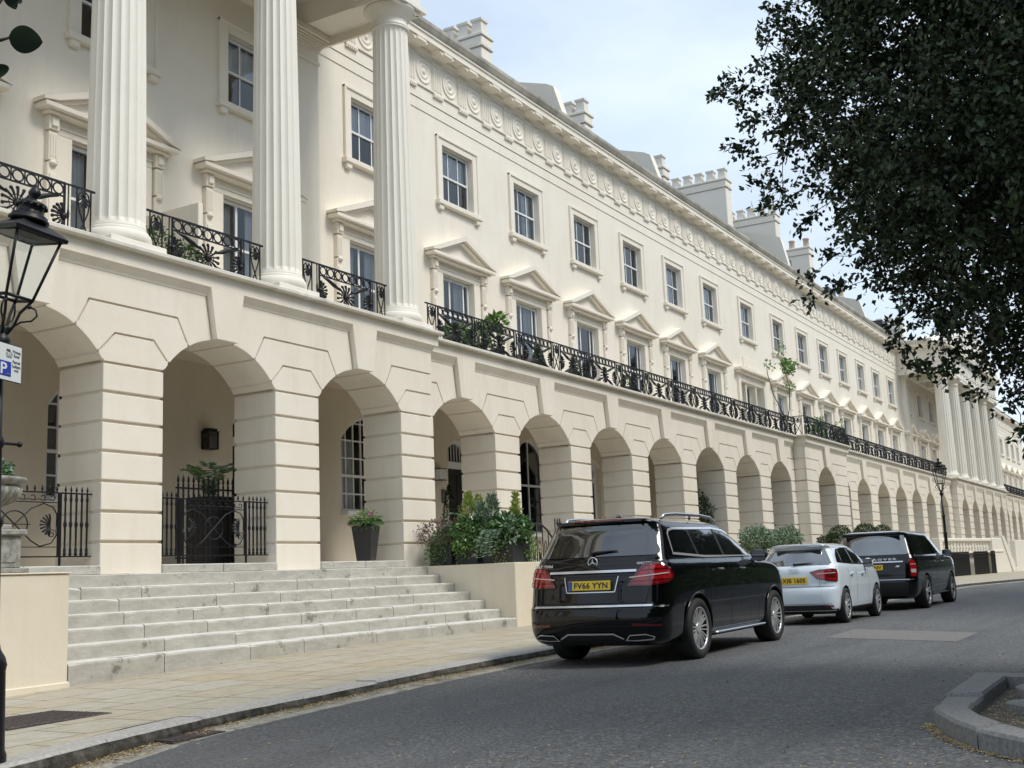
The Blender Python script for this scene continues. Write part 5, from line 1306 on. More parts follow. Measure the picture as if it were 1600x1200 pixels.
    for x in (1.85, 2.7):
        hh = c.hit(-x, 1.08, PI / 2, .03)
        for sg in (-1, 1): k = MB(); k.tube([(-.11, 0, 0), (-.09, sg * .015, 0), (.09, sg * .015, 0), (.11, 0, 0)], [.010, .016, .016, .010], 8); k.build('door_handle', M['navy_paint'], root, (x, sg * abs(hh.y), 1.08))
    for sg in (-1, 1): k = MB(); k.box(1.72, 3.55, sg * .92 - .05, sg * .92 + .05, .30, .33, .012); k.build('running_board', M['trim_black'], root)
    mirror_part(root, 3.3, 1.05, 1.28, M['navy_paint'], M['chrome'])
    m = MB(); m.ball((.95, 0, 1.835), .055, 10, 6, 1.6, .6, 1.3); m.build('roof_antenna', M['trim_black'], root)
    m = MB(); m.extr([(-.66, 1.79), (.66, 1.79), (.64, 1.755), (-.64, 1.755)], .24, .36); m.v = [(x + .05 * (y / .6) ** 2, y, z) for x, y, z in m.v]; m.build('roof_spoiler', M['navy_paint'], root)
    add_wheels(root, axles, .85, zc, wheel_kit(.388, .28, .285, 'split'))
    return root
def place(root, x, y, z, rz, s):
    root.location = (x, y, z); root.rotation_euler = (0, 0, rz); root.scale = s
KX, KZ = 1.063, .955
place(big_suv(), 12.46, -7.59, -1.345, math.radians(1.6), (1.05, .98, KZ))
place(hatchback(), 20.97, -7.44, -1.345, math.radians(.5), (.97, .90, 1.035))
place(box_4x4(), 26.26, -7.54, -1.345, math.radians(1.2), (1.15, .98, .955))
# ------------------------------------------------------------------ street lamps
def lamp(name_loc, s=1., tilt=None, rzl=0., label=''):
    R = empty('street_lamp', name_loc); tag(R, label, 'street lamp', 'old lantern street lamps'); R.scale = (s, s, s)
    m = MB(); m.lathe([(.15, -.12), (.15, .10), (.135, .14), (.125, .75), (.135, .80), (.12, .86), (.085, .92), (.07, 1.0), (.06, 1.9), (.075, 1.93), (.075, 1.97), (.052, 2.0), (.045, 2.55), (.062, 2.58), (.062, 2.62), (.042, 2.66), (.038, 3.40)], n=20)
    for k in range(12): a = 2 * PI * k / 12; m.box(.118 * math.cos(a) - .006, .118 * math.cos(a) + .006, .118 * math.sin(a) - .006, .118 * math.sin(a) + .006, .16, .74)
    m.tube([(-.22, 0, 2.60), (.22, 0, 2.60)], .014, 8); m.ball((-.22, 0, 2.6), .025, 8, 5); m.ball((.22, 0, 2.6), .025, 8, 5)
    m.build('post', M['iron'], R)
    H = empty('lantern', (0, 0, 3.40), 0, R)
    if tilt: H.rotation_euler = tilt
    rb, rt_, zb, zt = .175, .295, .44, .985; z0 = 0
    def corner(r, z, k): a = rzl + PI / 2 * k; return (r * math.cos(a), r * math.sin(a), z)
    fr = MB(); fr.lathe([(.05, -.01), (.07, .02), (.075, .08), (.05, .11), (.035, .13), (.055, .17), (.03, .20)], n=12)
    for k in range(4):
        fr.tube([corner(rb, zb, k), corner(rt_, zt, k)], .013, 6); fr.tube([corner(rb, zb, k), corner(rb, zb, k + 1)], .015, 6); fr.tube([corner(rt_, zt, k), corner(rt_, zt, k + 1)], .016, 6)
        a = rzl + PI / 2 * k; c, q = math.cos(a), math.sin(a)
        fr.tube([(.03 * c, .03 * q, .12), (.07 * c, .07 * q, .20), (rb * .55 * c, rb * .55 * q, .32), (rb * .85 * c, rb * .85 * q, .40), (rb * c, rb * q, zb)], .013, 6)
        fr.tube([(.05 * c, .05 * q, .18), (.12 * c, .12 * q, .245), (.20 * c, .20 * q, .27), (.235 * c, .235 * q, .32), (.215 * c, .215 * q, .37), (.17 * c, .17 * q, .385)], .009, 5); fr.ball((.16 * c, .16 * q, .385), .02, 6, 4)
    fr.build('lantern_frame', M['iron'], H)
    for k in range(4):
        p = MB(); a, b, c, d = corner(rb, zb, k), corner(rb, zb, k + 1), corner(rt_, zt, k + 1), corner(rt_, zt, k); p.add([a, b, c, d], [(0, 1, 2, 3)]); p.build('lantern_pane', M['lampglass'], H)
    rf = MB(); n = 4
    def sq(r, z): return [corner(r, z, k) for k in range(4)]
    vs = sq(.35, zt - .005) + sq(.355, zt + .025) + sq(.30, zt + .055) + sq(.125, zt + .13)
    rf.add(vs, [(i * 4 + k, i * 4 + (k + 1) % 4, i * 4 + 4 + (k + 1) % 4, i * 4 + 4 + k) for i in range(3) for k in range(4)] + [(3, 2, 1, 0)])
    zt2 = zt + .055; zk = .70
    rf.lathe([(r_q, zt + (z_q - zt) * zk + .035) for r_q, z_q in [(.155, zt + .125), (.17, zt + .14), (.165, zt + .165), (.145, zt + .18), (.15, zt + .20), (.135, zt + .215), (.115, zt + .22), (.10, zt + .31), (.118, zt + .315), (.122, zt + .36), (.085, zt + .385), (.05, zt + .395), (.03, zt + .41), (.028, zt + .43), (.048, zt + .46), (.055, zt + .49), (.04, zt + .54), (.018, zt + .57), (.022, zt + .585), (.002, zt + .61)]], n=24)
    for k in range(14): a = 2 * PI * k / 14; rf.ball((.122 * math.cos(a), .122 * math.sin(a), zt + .318 * zk + .035), .017, 5, 4)
    rf.build('lantern_roof', M['iron'], H)
    bu = MB(); bu.lathe([(.10, zt - .02), (.09, zt - .09), (.05, zt - .13), (.001, zt - .135)], n=14); bu.build('lamp_bulb', M['lampglass'], H)
    return R
s1 = .88
fwd = Vector((math.sin(YAW), math.cos(YAW), 0))
q = Matrix.Rotation(math.radians(11.), 4, fwd)
lamp((5.33, -6.47, -1.43), s1, q.to_euler(), math.atan2(-(13.95 - 6.5), -5.4) - .21, 'black lantern street lamp leaning at the left edge, carrying the parking sign')
lamp((46, -5.62, -1.25), .98, None, 1.2, 'black lantern street lamp standing far off beyond the tall dark four by four')
# parking sign on the near lamp
SG = empty('parking_sign', (5.31, -6.60, 1.435), math.radians(19.3)); tag(SG, 'small white private road permit holders only sign strapped to the near lamp post', 'sign')
M['signwhite'] = plain('sign_white', (.72, .76, .74), .4); M['signink'] = plain('sign_ink', (.03, .045, .05), .5); M['signblue'] = plain('sign_blue', (.01, .04, .38), .4); M['signgrey'] = plain('sign_grey', (.16, .20, .20), .5)
m = MB(); m.box(-.165, .165, 0, .006, -.14, .14, .002); m.build('sign_board', M['iron'], SG)
m = MB(); m.box(-.158, .158, -.002, 0, -.133, .133); m.build('sign_face', M['signwhite'], SG)
m = MB(); m.box(-.125, .04, -.0035, -.002, -.10, .0); m.build('parking_square', M['signblue'], SG) if False else None
FX = Matrix.Rotation(PI / 2, 4, 'X')     # text in the xz plane, facing -y
m = MB(); m.box(-.135, .035, -.0035, -.002, -.105, .005); m.build('parking_square', M['signblue'], SG)
m = MB(); add_text(m, 'P', .1, Matrix.Translation((-.05, -.004, -.05)) @ FX, .0005, .002, 1, (.075, .085)); m.build('parking_letter', M['signwhite'], SG)
m = MB()
for txt, z, w in (('Private', .088, .092), ('Road', .058, .066), ('Permit', .012, .090), ('holders', -.020, .098), ('only', -.052, .056)):
    add_text(m, txt, .03, Matrix.Translation((.098, -.003, z)) @ FX, .0005, .0006, 1, (w, .024 if txt not in ('only',) else .026))
m.build('lettering', M['signink'], SG)
m = MB()    # small crown emblem
m.box(-.02, .04, -.0035, -.002, .035, .043)
for k in range(5): x = -.018 + .014 * k; m.prism([(x - .004, .044), (x + .004, .044), (x + (x - .01) * .4, .075 + (.012 if k == 2 else 0))], -.0035, -.002)
m.tube([(.01 + .03 * math.cos(t), -.003, .052 + .032 * math.sin(t)) for t in [PI * i / 12 for i in range(13)]], .0022, 5); m.box(.008, .012, -.0035, -.002, .083, .10); m.box(.002, .018, -.0035, -.002, .09, .094)
m.build('crown_emblem', M['signgrey'], SG)
m = MB(); 
for z in (-.09, .09): m.lathe([(.062, z - .008), (.062, z + .008)], (-.0, .055, 0), 16)
m.build('strap', M['lead'], SG)

# ------------------------------------------------------------------ foliage
def leafmat(name, c1, c2, rough=.45, tr=.0):
    m, nt, b = new_mat(name); gm_ = N(nt, 'ShaderNodeNewGeometry')
    L(nt, ramp(nt, gm_.outputs['Random Per Island'], [(0., c1), (1., c2)]), b.inputs['Base Color']); b.inputs['Roughness'].default_value = rough
    if tr: b.inputs['Subsurface Weight'].default_value = 0
    return m
M['leaf_dark'] = leafmat('dark_evergreen_leaf', (.007, .014, .005), (.046, .080, .024), .5)
M['leaf_mid'] = leafmat('mid_green_leaf', (.09, .18, .035), (.20, .33, .08), .5)
M['leaf_lime'] = leafmat('lime_leaf', (.20, .28, .05), (.38, .44, .10), .5)
M['leaf_sage'] = leafmat('sage_leaf', (.13, .20, .13), (.24, .33, .22), .6)
M['leaf_deep'] = leafmat('deep_green_leaf', (.04, .10, .026), (.115, .22, .065), .42)
M['leaf_box'] = leafmat('box_hedge_leaf', (.03, .055, .018), (.07, .11, .03), .55)
M['leaf_purple'] = leafmat('bronze_leaf', (.09, .05, .05), (.22, .13, .12), .6)
M['flower_red'] = leafmat('crimson_petal', (.22, .01, .03), (.42, .03, .07), .5)
M['flower_pink'] = leafmat('pink_petal', (.50, .12, .26), (.70, .25, .42), .5)
M['flower_white'] = leafmat('white_petal', (.55, .58, .5), (.75, .76, .7), .5)
class Leaves:
    def __init__(s, seed): s.r = np.random.default_rng(seed); s.parts = []
    def add(s, P, ln, wd, mat=0, dirs=None, droop=.0, jit=1.):
        """leaves at points P (n,3); ln/wd length & width; folded diamond of 2 triangles + tip"""
        n = len(P)
        if n == 0: return s
        d = s.r.normal(size=(n, 3)) if dirs is None else dirs + s.r.normal(size=(n, 3)) * jit
        d[:, 2] -= droop; d /= np.linalg.norm(d, axis=1, keepdims=True) + 1e-9
        u = s.r.normal(size=(n, 3)); u -= d * (u * d).sum(1, keepdims=True); u /= np.linalg.norm(u, axis=1, keepdims=True) + 1e-9
        w = np.cross(d, u); l = (ln * s.r.uniform(.65, 1.25, n))[:, None]; b = (wd * s.r.uniform(.7, 1.2, n))[:, None]
        v = np.stack([P, P + d * l * .45 + w * b * .5 + u * b * .12, P + d * l, P + d * l * .45 - w * b * .5 + u * b * .12], 1)
        s.parts.append((v.reshape(-1, 3), n, mat)); return s
    def mesh(s, name, mats, extra=None):
        V = np.concatenate([p[0] for p in s.parts]); n = sum(p[1] for p in s.parts); mi = np.concatenate([np.full(p[1] * 2, p[2]) for p in s.parts])
        base = (np.arange(n) * 4)[:, None]; F_ = np.concatenate([base + np.array([[0, 1, 2]]), base + np.array([[0, 2, 3]])], 1).reshape(-1)
        me = bpy.data.meshes.new(name); me.vertices.add(len(V)); me.vertices.foreach_set('co', V.astype(np.float32).ravel())
        me.loops.add(len(F_)); me.loops.foreach_set('vertex_index', F_.astype(np.int32)); me.polygons.add(n * 2); me.polygons.foreach_set('loop_start', np.arange(n * 2, dtype=np.int32) * 3)
        for m_ in mats: me.materials.append(m_)
        me.polygons.foreach_set('material_index', mi.astype(np.int32)); me.update(); me.validate(); return me
# the big evergreen at the right: trunk, limbs, boughs and leaf sprays
def big_tree():
    rg = np.random.default_rng(5); C0 = np.array([10.6, -14.35, 4.25]); RR = np.array([3.1, 3.4, 4.0])
    base = np.array([12.4, -15.3, -1.4])
    N_ = 8600; c = rg.normal(size=(N_, 3)); c /= np.linalg.norm(c, axis=1, keepdims=True)
    rad = rg.uniform(.22, 1.0, N_) ** .5
    bumpn = .945 + .075 * np.sin(c[:, 0] * 5 + 1) * np.sin(c[:, 2] * 6 + .5) + .06 * np.sin(c[:, 1] * 9 + c[:, 2] * 7) + .03 * np.sin(c[:, 1] * 21 + c[:, 2] * 17)
    ctr = C0 + c * RR * (rad * bumpn)[:, None]
    hole = np.sin(ctr[:, 0] * 3.1 + 1) * np.sin(ctr[:, 1] * 3.7) * np.sin(ctr[:, 2] * 3.3 + 2); keep = (hole < .75) & (ctr[:, 2] > .62) & (ctr[:, 2] > .95 + 1.2 * (ctr[:, 1] + 12.8)); ctr = ctr[keep]
    # stray sprays reaching beyond the crown, over the road
    ex = [(9.47, -10.74, 3.95), (9.52, -10.86, 3.9), (9.49, -10.84, 3.42), (9.55, -10.95, 3.46), (9.56, -11.0, 3.03), (9.62, -11.1, 3.06), (9.62, -11.22, 4.6), (9.7, -11.35, 2.72), (9.7, -11.32, 2.2), (9.8, -11.55, 2.1),
          (9.85, -11.95, 1.62), (9.86, -12.17, 1.30), (9.9, -12.3, 1.38), (9.95, -12.55, 1.05), (9.95, -12.8, .75), (9.9, -12.0, 1.5), (9.75, -11.5, 2.35), (9.6, -11.05, 4.2), (9.7, -11.1, 4.4), (9.6, -11.0, 3.7), (9.6, -10.98, 3.3), (9.64, -11.1, 2.9)]
    ex = np.array(ex + [tuple(np.array(e) + rg.normal(size=3) * .10 + (0, -.12, .03)) for e in ex]); n0 = len(ctr); ctr = np.concatenate([ctr, ex])
    out = (ctr - C0) / RR; rr = np.linalg.norm(out, axis=1); out = out / rr[:, None]
    order = np.argsort(rr); par = {}
    for k_, i in enumerate(order):
        if k_ < 12: continue
        j = order[:k_]; d = ((ctr[j] - ctr[i]) ** 2).sum(1); par[i] = j[int(np.argmin(d + .02 * (d < .02)))]
    lv = Leaves(6); P = []; D = []
    for i in range(len(ctr)):
        k = int(rg.integers(38, 62)) if i < n0 else 44; ext = .20 if i < n0 else .13
        ax = (ctr[i] - ctr[par[i]]) if i in par else out[i]; ax = ax / (np.linalg.norm(ax) + 1e-9) + out[i] * .5 + rg.normal(size=3) * .25; ax /= np.linalg.norm(ax)
        nsub = 4; sub = ax + rg.normal(size=(nsub, 3)) * .55; sub /= np.linalg.norm(sub, axis=1, keepdims=True); which = rg.integers(0, nsub, k)
        t = rg.uniform(-.15, 1, k)[:, None]; P.append(ctr[i] + sub[which] * t * ext * 1.25 + rg.normal(size=(k, 3)) * .026); D.append(sub[which] * .9)
    P = np.concatenate(P); D = np.concatenate(D); lv.add(P, .060, .038, 0, D, .05, .8)
    Tt = empty('evergreen_tree', tuple(base)); tag(Tt, 'large dark evergreen tree with dense small leaves overhanging the road at the right', 'tree')
    me = lv.mesh('crown', [M['leaf_dark']])
    fv = np.empty(len(me.vertices) * 3, dtype=np.float32); me.vertices.foreach_get('co', fv); fv = (fv.reshape(-1, 3) - base.astype(np.float32)).ravel(); me.vertices.foreach_set('co', fv); me.update()
    inst('crown', me, Tt)
    m = MB(); top = Vector((11.4, -14.8, 5.6)) - Vector(base)
    m.tube([(0, 0, -.2), (-.05, .02, .9), (-.2, .15, 2.2), (-.55, .35, 4.2), tuple(top)], [.34, .27, .24, .17, .07], 12); m.build('trunk', M['bark'], Tt)
    lm = MB(); r = random.Random(4)
    for k in range(16):
        a = 2 * PI * k / 16 + r.uniform(-.2, .2); z = r.uniform(1.8, 5.2); e = Vector((C0[0] + math.cos(a) * 1.9, C0[1] + math.sin(a) * 2.0, C0[2] + r.uniform(-1.6, 2.6))) - Vector(base)
        s0 = Vector((-.25, .15, z)); mid = (s0 + e) / 2 + Vector((0, 0, r.uniform(-.1, .5))); lm.tube([s0, mid, e], [.085, .055, .028], 7)
    lm.build('limbs', M['bark'], Tt)
    tw = MB()
    for i, p_ in par.items():
        a, b_ = Vector(ctr[i] - base), Vector(ctr[p_] - base)
        if (a - b_).length > .9: continue
        q_ = .004 + .008 * max(0, 1.05 - rr[i]); md = (a + b_) / 2 + Vector((r.uniform(-.03, .03), r.uniform(-.03, .03), r.uniform(-.03, .03))); tw.tube([b_, md, a], [q_ * 1.3, q_, q_ * .7], 3, cap=False)
    tw.build('twigs', M['bark'], Tt)
    return Tt
BT = big_tree()
# park trees behind the viewer, seen only as reflections in glass and paint
pk = [(-6, -30, 1.7), (6, -29, 1.8), (16, -25.5, 1.7), (26, -24, 1.75), (36, -25, 1.9), (47, -24, 1.9), (60, -25, 2.1), (74, -24, 2.1), (88, -25, 2.2), (103, -25, 2.2), (120, -24, 2.3), (138, -24, 2.4), (158, -22, 2.5)]
for k, (x, y, s) in enumerate(pk):
    c = copy_tree(BT); c.location = (x, y, -1.5); c.scale = (s, s, s * .95); c.rotation_euler = (0, 0, k * 1.3)
    c['label'] = 'park tree standing across the road behind the viewer'; c['group'] = 'park trees behind the viewer'
HB = empty('unseen_hedge', (25, -24, -1.5)); tag(HB, 'tall unseen hedge added behind the viewer to darken reflections', 'hedge')  # added out of view: solid-cored hedge darkens reflections and blocks low sky
m = MB(); m.box(-50, 150, -1.5, 1.5, 0, 5.2, .3); m.build('hedge_core', M['leaf_deep'], HB)
lv = Leaves(15); rr_ = lv.r; Pn = np.stack([rr_.uniform(-50, 150, 26000), 1.5 + rr_.uniform(-.1, .35, 26000), rr_.uniform(0, 5.8, 26000)], 1); lv.add(Pn, .38, .24, 0, np.tile([0., 1, .3], (26000, 1)), 0, .8); inst('foliage', lv.mesh('foliage', [M['leaf_deep']]), HB)
# leaves of a near branch at the top left corner
bO = Vector((1.05, -12.2, .80)); m = MB(); B_ = empty('overhanging_branch', tuple(bO)); tag(B_, 'near dark twig with a few broad round leaves poking in at the top left corner', 'branch')
def at(u, v, d): dd = ray(u, v); return CAMP + dd.normalized() * d - bO
m.tube([at(-150, 60, 2.6), at(-60, 80, 2.55), at(0, 63, 2.5), at(14, 59, 2.5)], [.006, .005, .0035, .0025], 6); m.tube([at(-60, 80, 2.55), at(-20, 30, 2.5), at(12, -12, 2.5)], [.004, .003, .002], 5); m.tube([at(-60, 80, 2.55), at(-25, 95, 2.5), at(-8, 100, 2.5)], [.004, .003, .002], 5)
m.build('twig', M['bark'], B_)
def broad_leaf(a, b, w, seed, lift=.0):
    m = MB(); a, b = Vector(a), Vector(b); d = b - a; f_ = ray(20, 60).normalized(); s_ = d.cross(f_).normalized(); n = 12; L_ = []; R_ = []; C_ = []
    for i in range(n + 1):
        t = i / n; ww = w * (math.sin(PI * min(1, t ** .85)) ** .7) if 0 < t < 1 else 0; p = a + d * t + f_ * (.004 * math.sin(PI * t)); C_.append(p); L_.append(p + s_ * ww + f_ * ww * .25); R_.append(p - s_ * ww + f_ * ww * .18)
    vs = C_ + L_ + R_; k = n + 1
    m.add([tuple(v) for v in vs], [f for i in range(n) for f in ((i, i + 1, k + i + 1, k + i), (i + 1, i, 2 * k + i, 2 * k + i + 1))], True); return m
M['leaf_broad'] = plain('broad_dark_leaf', (.012, .026, .010), .35)
for i, (p, q2, w) in enumerate([((13, 58), (67, 66), .0262), ((10, -14), (25, 15), .012), ((24, -8), (33, 6), .008), ((-8, 100), (0, 122), .022), ((-50, 60), (-90, 20), .02), ((-70, 90), (-110, 130), .02)]):
    broad_leaf(at(*p, 2.5), at(*q2, 2.5), w * (1 if i != 3 else 1), i).build('leaf', M['leaf_broad'], B_)

# --- planters and pots
def blob(lv, c, rad, n, ln, wd, mat, shell=.5, droop=0., rg=None, flat=0):
    rg = lv.r; d = rg.normal(size=(n, 3)); d /= np.linalg.norm(d, axis=1, keepdims=True); r_ = rg.uniform(shell, 1, n)[:, None] ** .6
    wob = 1 + .22 * np.sin(d[:, :1] * 7 + c[0] * 3) * np.sin(d[:, 2:] * 8 + c[1])
    lv.add(np.array(c) + d * np.array(rad) * r_ * wob, ln, wd, mat, d * .8, droop, .7)
def potted(kindname, label, cat, loc, box, foliage, mats, group=None, taper=0., rz=0., potmat='planter'):
    o = empty(kindname, loc, rz); tag(o, label, cat, group)
    if box:
        (bx, by, bz) = box; m = MB(); t = 1 - taper
        P = [(-bx * t, -by * t, 0), (bx * t, -by * t, 0), (bx * t, by * t, 0), (-bx * t, by * t, 0)]; Q = [(-bx, -by, bz), (bx, -by, bz), (bx, by, bz), (-bx, by, bz)]; I = [(-bx + .03, -by + .03, bz), (bx - .03, -by + .03, bz), (bx - .03, by - .03, bz), (-bx + .03, by - .03, bz)]; J = [(x, y, bz - .06) for x, y, z in I]
        vs = P + Q + I + J; fs = [(3, 2, 1, 0)] + [(r_ * 4 + k, r_ * 4 + (k + 1) % 4, r_ * 4 + 4 + (k + 1) % 4, r_ * 4 + 4 + k) for r_ in range(3) for k in range(4)]; m.add(vs, fs); 
        k = m.build('pot', M[potmat], o); md = k.modifiers.new('bevel', 'BEVEL'); md.width = .008; md.segments = 2
        s = MB(); s.add(J, [(0, 1, 2, 3)]); s.build('soil', M['soil'], o)
    lv = Leaves(abs(hash((round(loc[0] * 10), round(loc[1] * 10)))) % 9999); foliage(lv); inst('foliage', lv.mesh('foliage', [M[x] for x in mats]), o)
    return o
MM = ['leaf_deep', 'leaf_mid', 'leaf_lime', 'leaf_sage', 'leaf_purple', 'flower_red', 'flower_pink', 'flower_white', 'leaf_dark']
def upright(lv, c, h, n, mat, w=.10, ln=.09):     # feathery vertical stem of small leaves
    t = lv.r.uniform(0, 1, n); a = lv.r.uniform(0, 6.28, n); r_ = w * (1.05 - t) ** .8 * lv.r.uniform(.3, 1, n)
    P = np.stack([c[0] + r_ * np.cos(a), c[1] + r_ * np.sin(a), c[2] + t * h], 1); D = np.stack([np.cos(a), np.sin(a), np.full(n, .9)], 1); lv.add(P, ln, ln * .35, mat, D, 0, .4)
def frond(lv, c, dirn, L_, n, mat, ln=.09, drop=.5):
    t = lv.r.uniform(0, 1, n); d = np.array(dirn, float); d /= np.linalg.norm(d); sd = np.cross(d, [0, 0, 1]); sd /= np.linalg.norm(sd)
    P = np.array(c) + d * (t * L_)[:, None]; P[:, 2] += .25 * L_ * np.sin(t * 2.2) - drop * L_ * t * t; sg = np.where(lv.r.random(n) > .5, 1, -1)[:, None]; lv.add(P, ln, ln * .22, mat, sd * sg + d * .5, .25, .12)
yb = [(-.28, -.84), (-.92, -1.46), (-1.56, -2.30)]
specs = [
 (('leaf_purple bronze'), lambda lv: (blob(lv, (-.2, .12, .66), (.52, .42, .30), 1000, .055, .03, 4), blob(lv, (-.05, 0, .45), (.42, .40, .38), 2300, .055, .032, 0), blob(lv, (-.25, .1, .25), (.26, .30, .30), 600, .05, .028, 1), blob(lv, (-.05, -.1, .70), (.25, .2, .2), 300, .06, .03, 3), blob(lv, (.12, -.25, .86), (.28, .16, .12), 260, .04, .035, 5)), 'black planter of bronze and purple foliage nearest the arcade, with crimson flowers'),
 (('mid'), lambda lv: (blob(lv, (-.1, 0, .62), (.44, .40, .38), 2600, .075, .045, 0), blob(lv, (-.25, .0, .45), (.3, .34, .30), 800, .075, .045, 1), upright(lv, (-.05, .1, .7), .75, 800, 2, .24, .09), upright(lv, (.0, -.12, .7), .68, 420, 2, .18, .09), upright(lv, (-.12, -.25, .75), .45, 160, 3, .14, .13), blob(lv, (-.33, .12, .16), (.12, .14, .26), 260, .04, .03, 1), blob(lv, (-.1, -.2, .92), (.3, .2, .12), 90, .045, .04, 7), frond(lv, (-.15, .05, .9), (-.5, .7, .3), .55, 120, 3, .12)), 'black planter of tall lime feathery foliage in the middle of the row'),
 (('fern'), lambda lv: (blob(lv, (0, 0, .62), (.46, .50, .34), 2600, .10, .065, 0), blob(lv, (-.2, .1, .42), (.28, .36, .30), 700, .07, .045, 0), blob(lv, (.25, -.25, .30), (.22, .3, .34), 700, .06, .035, 1), upright(lv, (-.1, .25, .7), .66, 460, 3, .18, .12), upright(lv, (.05, -.22, .75), .62, 330, 2, .09, .10), upright(lv, (.15, -.1, .7), .4, 200, 2, .12, .09), [frond(lv, (-.25, .18 - .05 * k, .62), (-1, .25 * math.sin(k * 2), .15), .55, 110, 3, .10, 1.25) for k in range(6)], blob(lv, (-.33, -.05, .18), (.1, .22, .22), 220, .04, .03, 2), blob(lv, (-.36, -.3, .62), (.16, .14, .3), 90, .11, .06, 3)), 'large black planter of ferns and broad leaves nearest the pavement corner')]
for (y0, y1), (nm, fo, lab) in zip(yb, specs):
    potted('planter', lab, 'planter', (20.1, (y0 + y1) / 2, .002), (.34, (y0 - y1) / 2 - .02, .43), fo, MM, 'black planters on the low wall')
potted('flower_pot', 'tall tapered black pot with grassy plant and pink flower under the third arch', 'plant pot', (18.62, .45, .136), (.22, .22, .70),
       lambda lv: ([frond(lv, (0, 0, .68), (math.cos(a), math.sin(a), .8), .42, 60, 0, .10, .7) for a in np.linspace(0, 6, 26)], blob(lv, (0, 0, .80), (.30, .30, .2), 700, .10, .018, 1), blob(lv, (-.08, -.15, .93), (.06, .05, .04), 26, .05, .04, 6)), MM, None, .34, .25)
def topi(lv, cz, r_, h, mat=8, n=4200): blob(lv, (0, 0, cz), (r_, r_, h), n, .08, .05, mat, .6)
def cone(lv, z0, h, r_, n, mat): 
    t = lv.r.uniform(0, 1, n) ** 1.3; a = lv.r.uniform(0, 6.28, n); q = r_ * (1 - t) ** .75; P = np.stack([q * np.cos(a), q * np.sin(a), z0 + t * h], 1); lv.add(P, .05, .03, mat, np.stack([np.cos(a), np.sin(a), .4 + 0 * a], 1), 0, .6)
potted('topiary_pot', 'dark clipped cone bush beside the black front door under the fourth arch', 'topiary', (24.3, 2.2, .135), (.2, .2, .4), lambda lv: cone(lv, .4, 1.5, .26, 2200, 8), MM)
DB = 'dark clipped shrubs in the arcade'
potted('topiary_pot', 'tall dark round-headed shrub standing in the arcade above the big black car', 'topiary', (38.4, 1.3, .135), (.3, .3, .5), lambda lv: (topi(lv, 1.45, .62, .75), topi(lv, .8, .5, .5)), MM, DB)
potted('topiary_pot', 'dark slender shrub in the arch over the silver-roofed white car', 'topiary', (48.0, .9, .135), (.3, .3, .5), lambda lv: (topi(lv, 1.7, .55, .9), topi(lv, .9, .55, .6)), MM, DB)
potted('topiary_pot', 'dark shrub half hidden by the last pier before the projecting bay', 'topiary', (45.4, 1.3, .135), (.3, .3, .5), lambda lv: (topi(lv, 1.1, .5, .6), topi(lv, .6, .4, .5)), MM, DB)
GS = 'grey-green shrubs in dark tubs behind the railings'
for x, y, lab in ((38.3, -.9, 'left of the two grey-green shrubs in dark tubs over the white car'), (41.6, -.9, 'right of the two grey-green shrubs in dark tubs over the white car')):
    potted('shrub_tub', lab, 'shrub', (x, y, -.6), (.75, .4, .75), lambda lv: (blob(lv, (.0, 0, 1.25), (1.05, .5, .42), 1700, .09, .05, 3, .6), blob(lv, (0, 0, 1.1), (.9, .45, .4), 1200, .09, .05, 0)), MM, GS)
for x, y, r_, lab in ((46.8, -1.4, 1.25, 'round clipped box ball bush nearer the white car'), (50.9, -1.4, 1.45, 'larger round clipped box bush behind the tall dark four by four'), (54.3, -1.3, 1.4, 'farthest low clipped box bush above the roof of the tall dark four by four')):
    b = empty('box_bush', (x, y, -1.2)); tag(b, lab, 'bush', 'clipped box bushes'); lv = Leaves(int(x)); h = 1.15 if x < 50 else 1.3
    blob(lv, (0, 0, h), (r_, .8, 1.05), 17000, .07, .05, 0, .86); inst('foliage', lv.mesh('foliage', [M['leaf_box']]), b)
# balcony plants
BP = 'potted plants on the long balcony'
for x, lab, f in ((22.6, 'leafy dark shrub pot on the balcony just right of the third fluted column', lambda lv: (blob(lv, (0, 0, .38), (.55, .25, .3), 900, .08, .045, 0), blob(lv, (.2, 0, .45), (.3, .2, .25), 300, .07, .04, 2))),
                  (23.6, 'dark climbing plant pot on the balcony below the first pediment', lambda lv: (blob(lv, (0, 0, .5), (.35, .22, .4), 700, .07, .04, 1), blob(lv, (0, 0, .4), (.4, .25, .35), 700, .07, .04, 0))),
                  (24.45, 'bright green broad-leaved plant rising over the balcony rail', lambda lv: (blob(lv, (0, 0, 1.0), (.26, .22, .2), 170, .17, .10, 1), blob(lv, (0, 0, .55), (.14, .14, .4), 120, .14, .08, 0))),
                  (26.6, 'small dark cone bush on the balcony between the first two pediments', lambda lv: cone(lv, .25, .5, .17, 900, 0)),
                  (28.7, 'second small dark cone bush farther along the balcony', lambda lv: cone(lv, .25, .55, .17, 900, 0)),
                  (32.2, 'low dark plant pot on the balcony beneath the third pediment', lambda lv: blob(lv, (0, 0, .4), (.3, .2, .25), 500, .08, .04, 0)),
                  (53.0, 'spreading green shrub on the projecting part of the balcony', lambda lv: (blob(lv, (0, 0, .6), (.7, .3, .5), 700, .14, .08, 1), blob(lv, (.2, 0, 1.1), (.5, .25, .3), 90, .15, .08, 1))),
                  (56.4, 'tall thin green plant on the balcony past the projecting bay', lambda lv: (blob(lv, (0, 0, .6), (.6, .25, .5), 500, .14, .08, 0), blob(lv, (.3, 0, 1.2), (.4, .2, .35), 60, .15, .08, 1)))):
    potted('balcony_plant', lab, 'potted plant', (x, .75, 5.032), (.18, .14, .28), f, MM, BP)
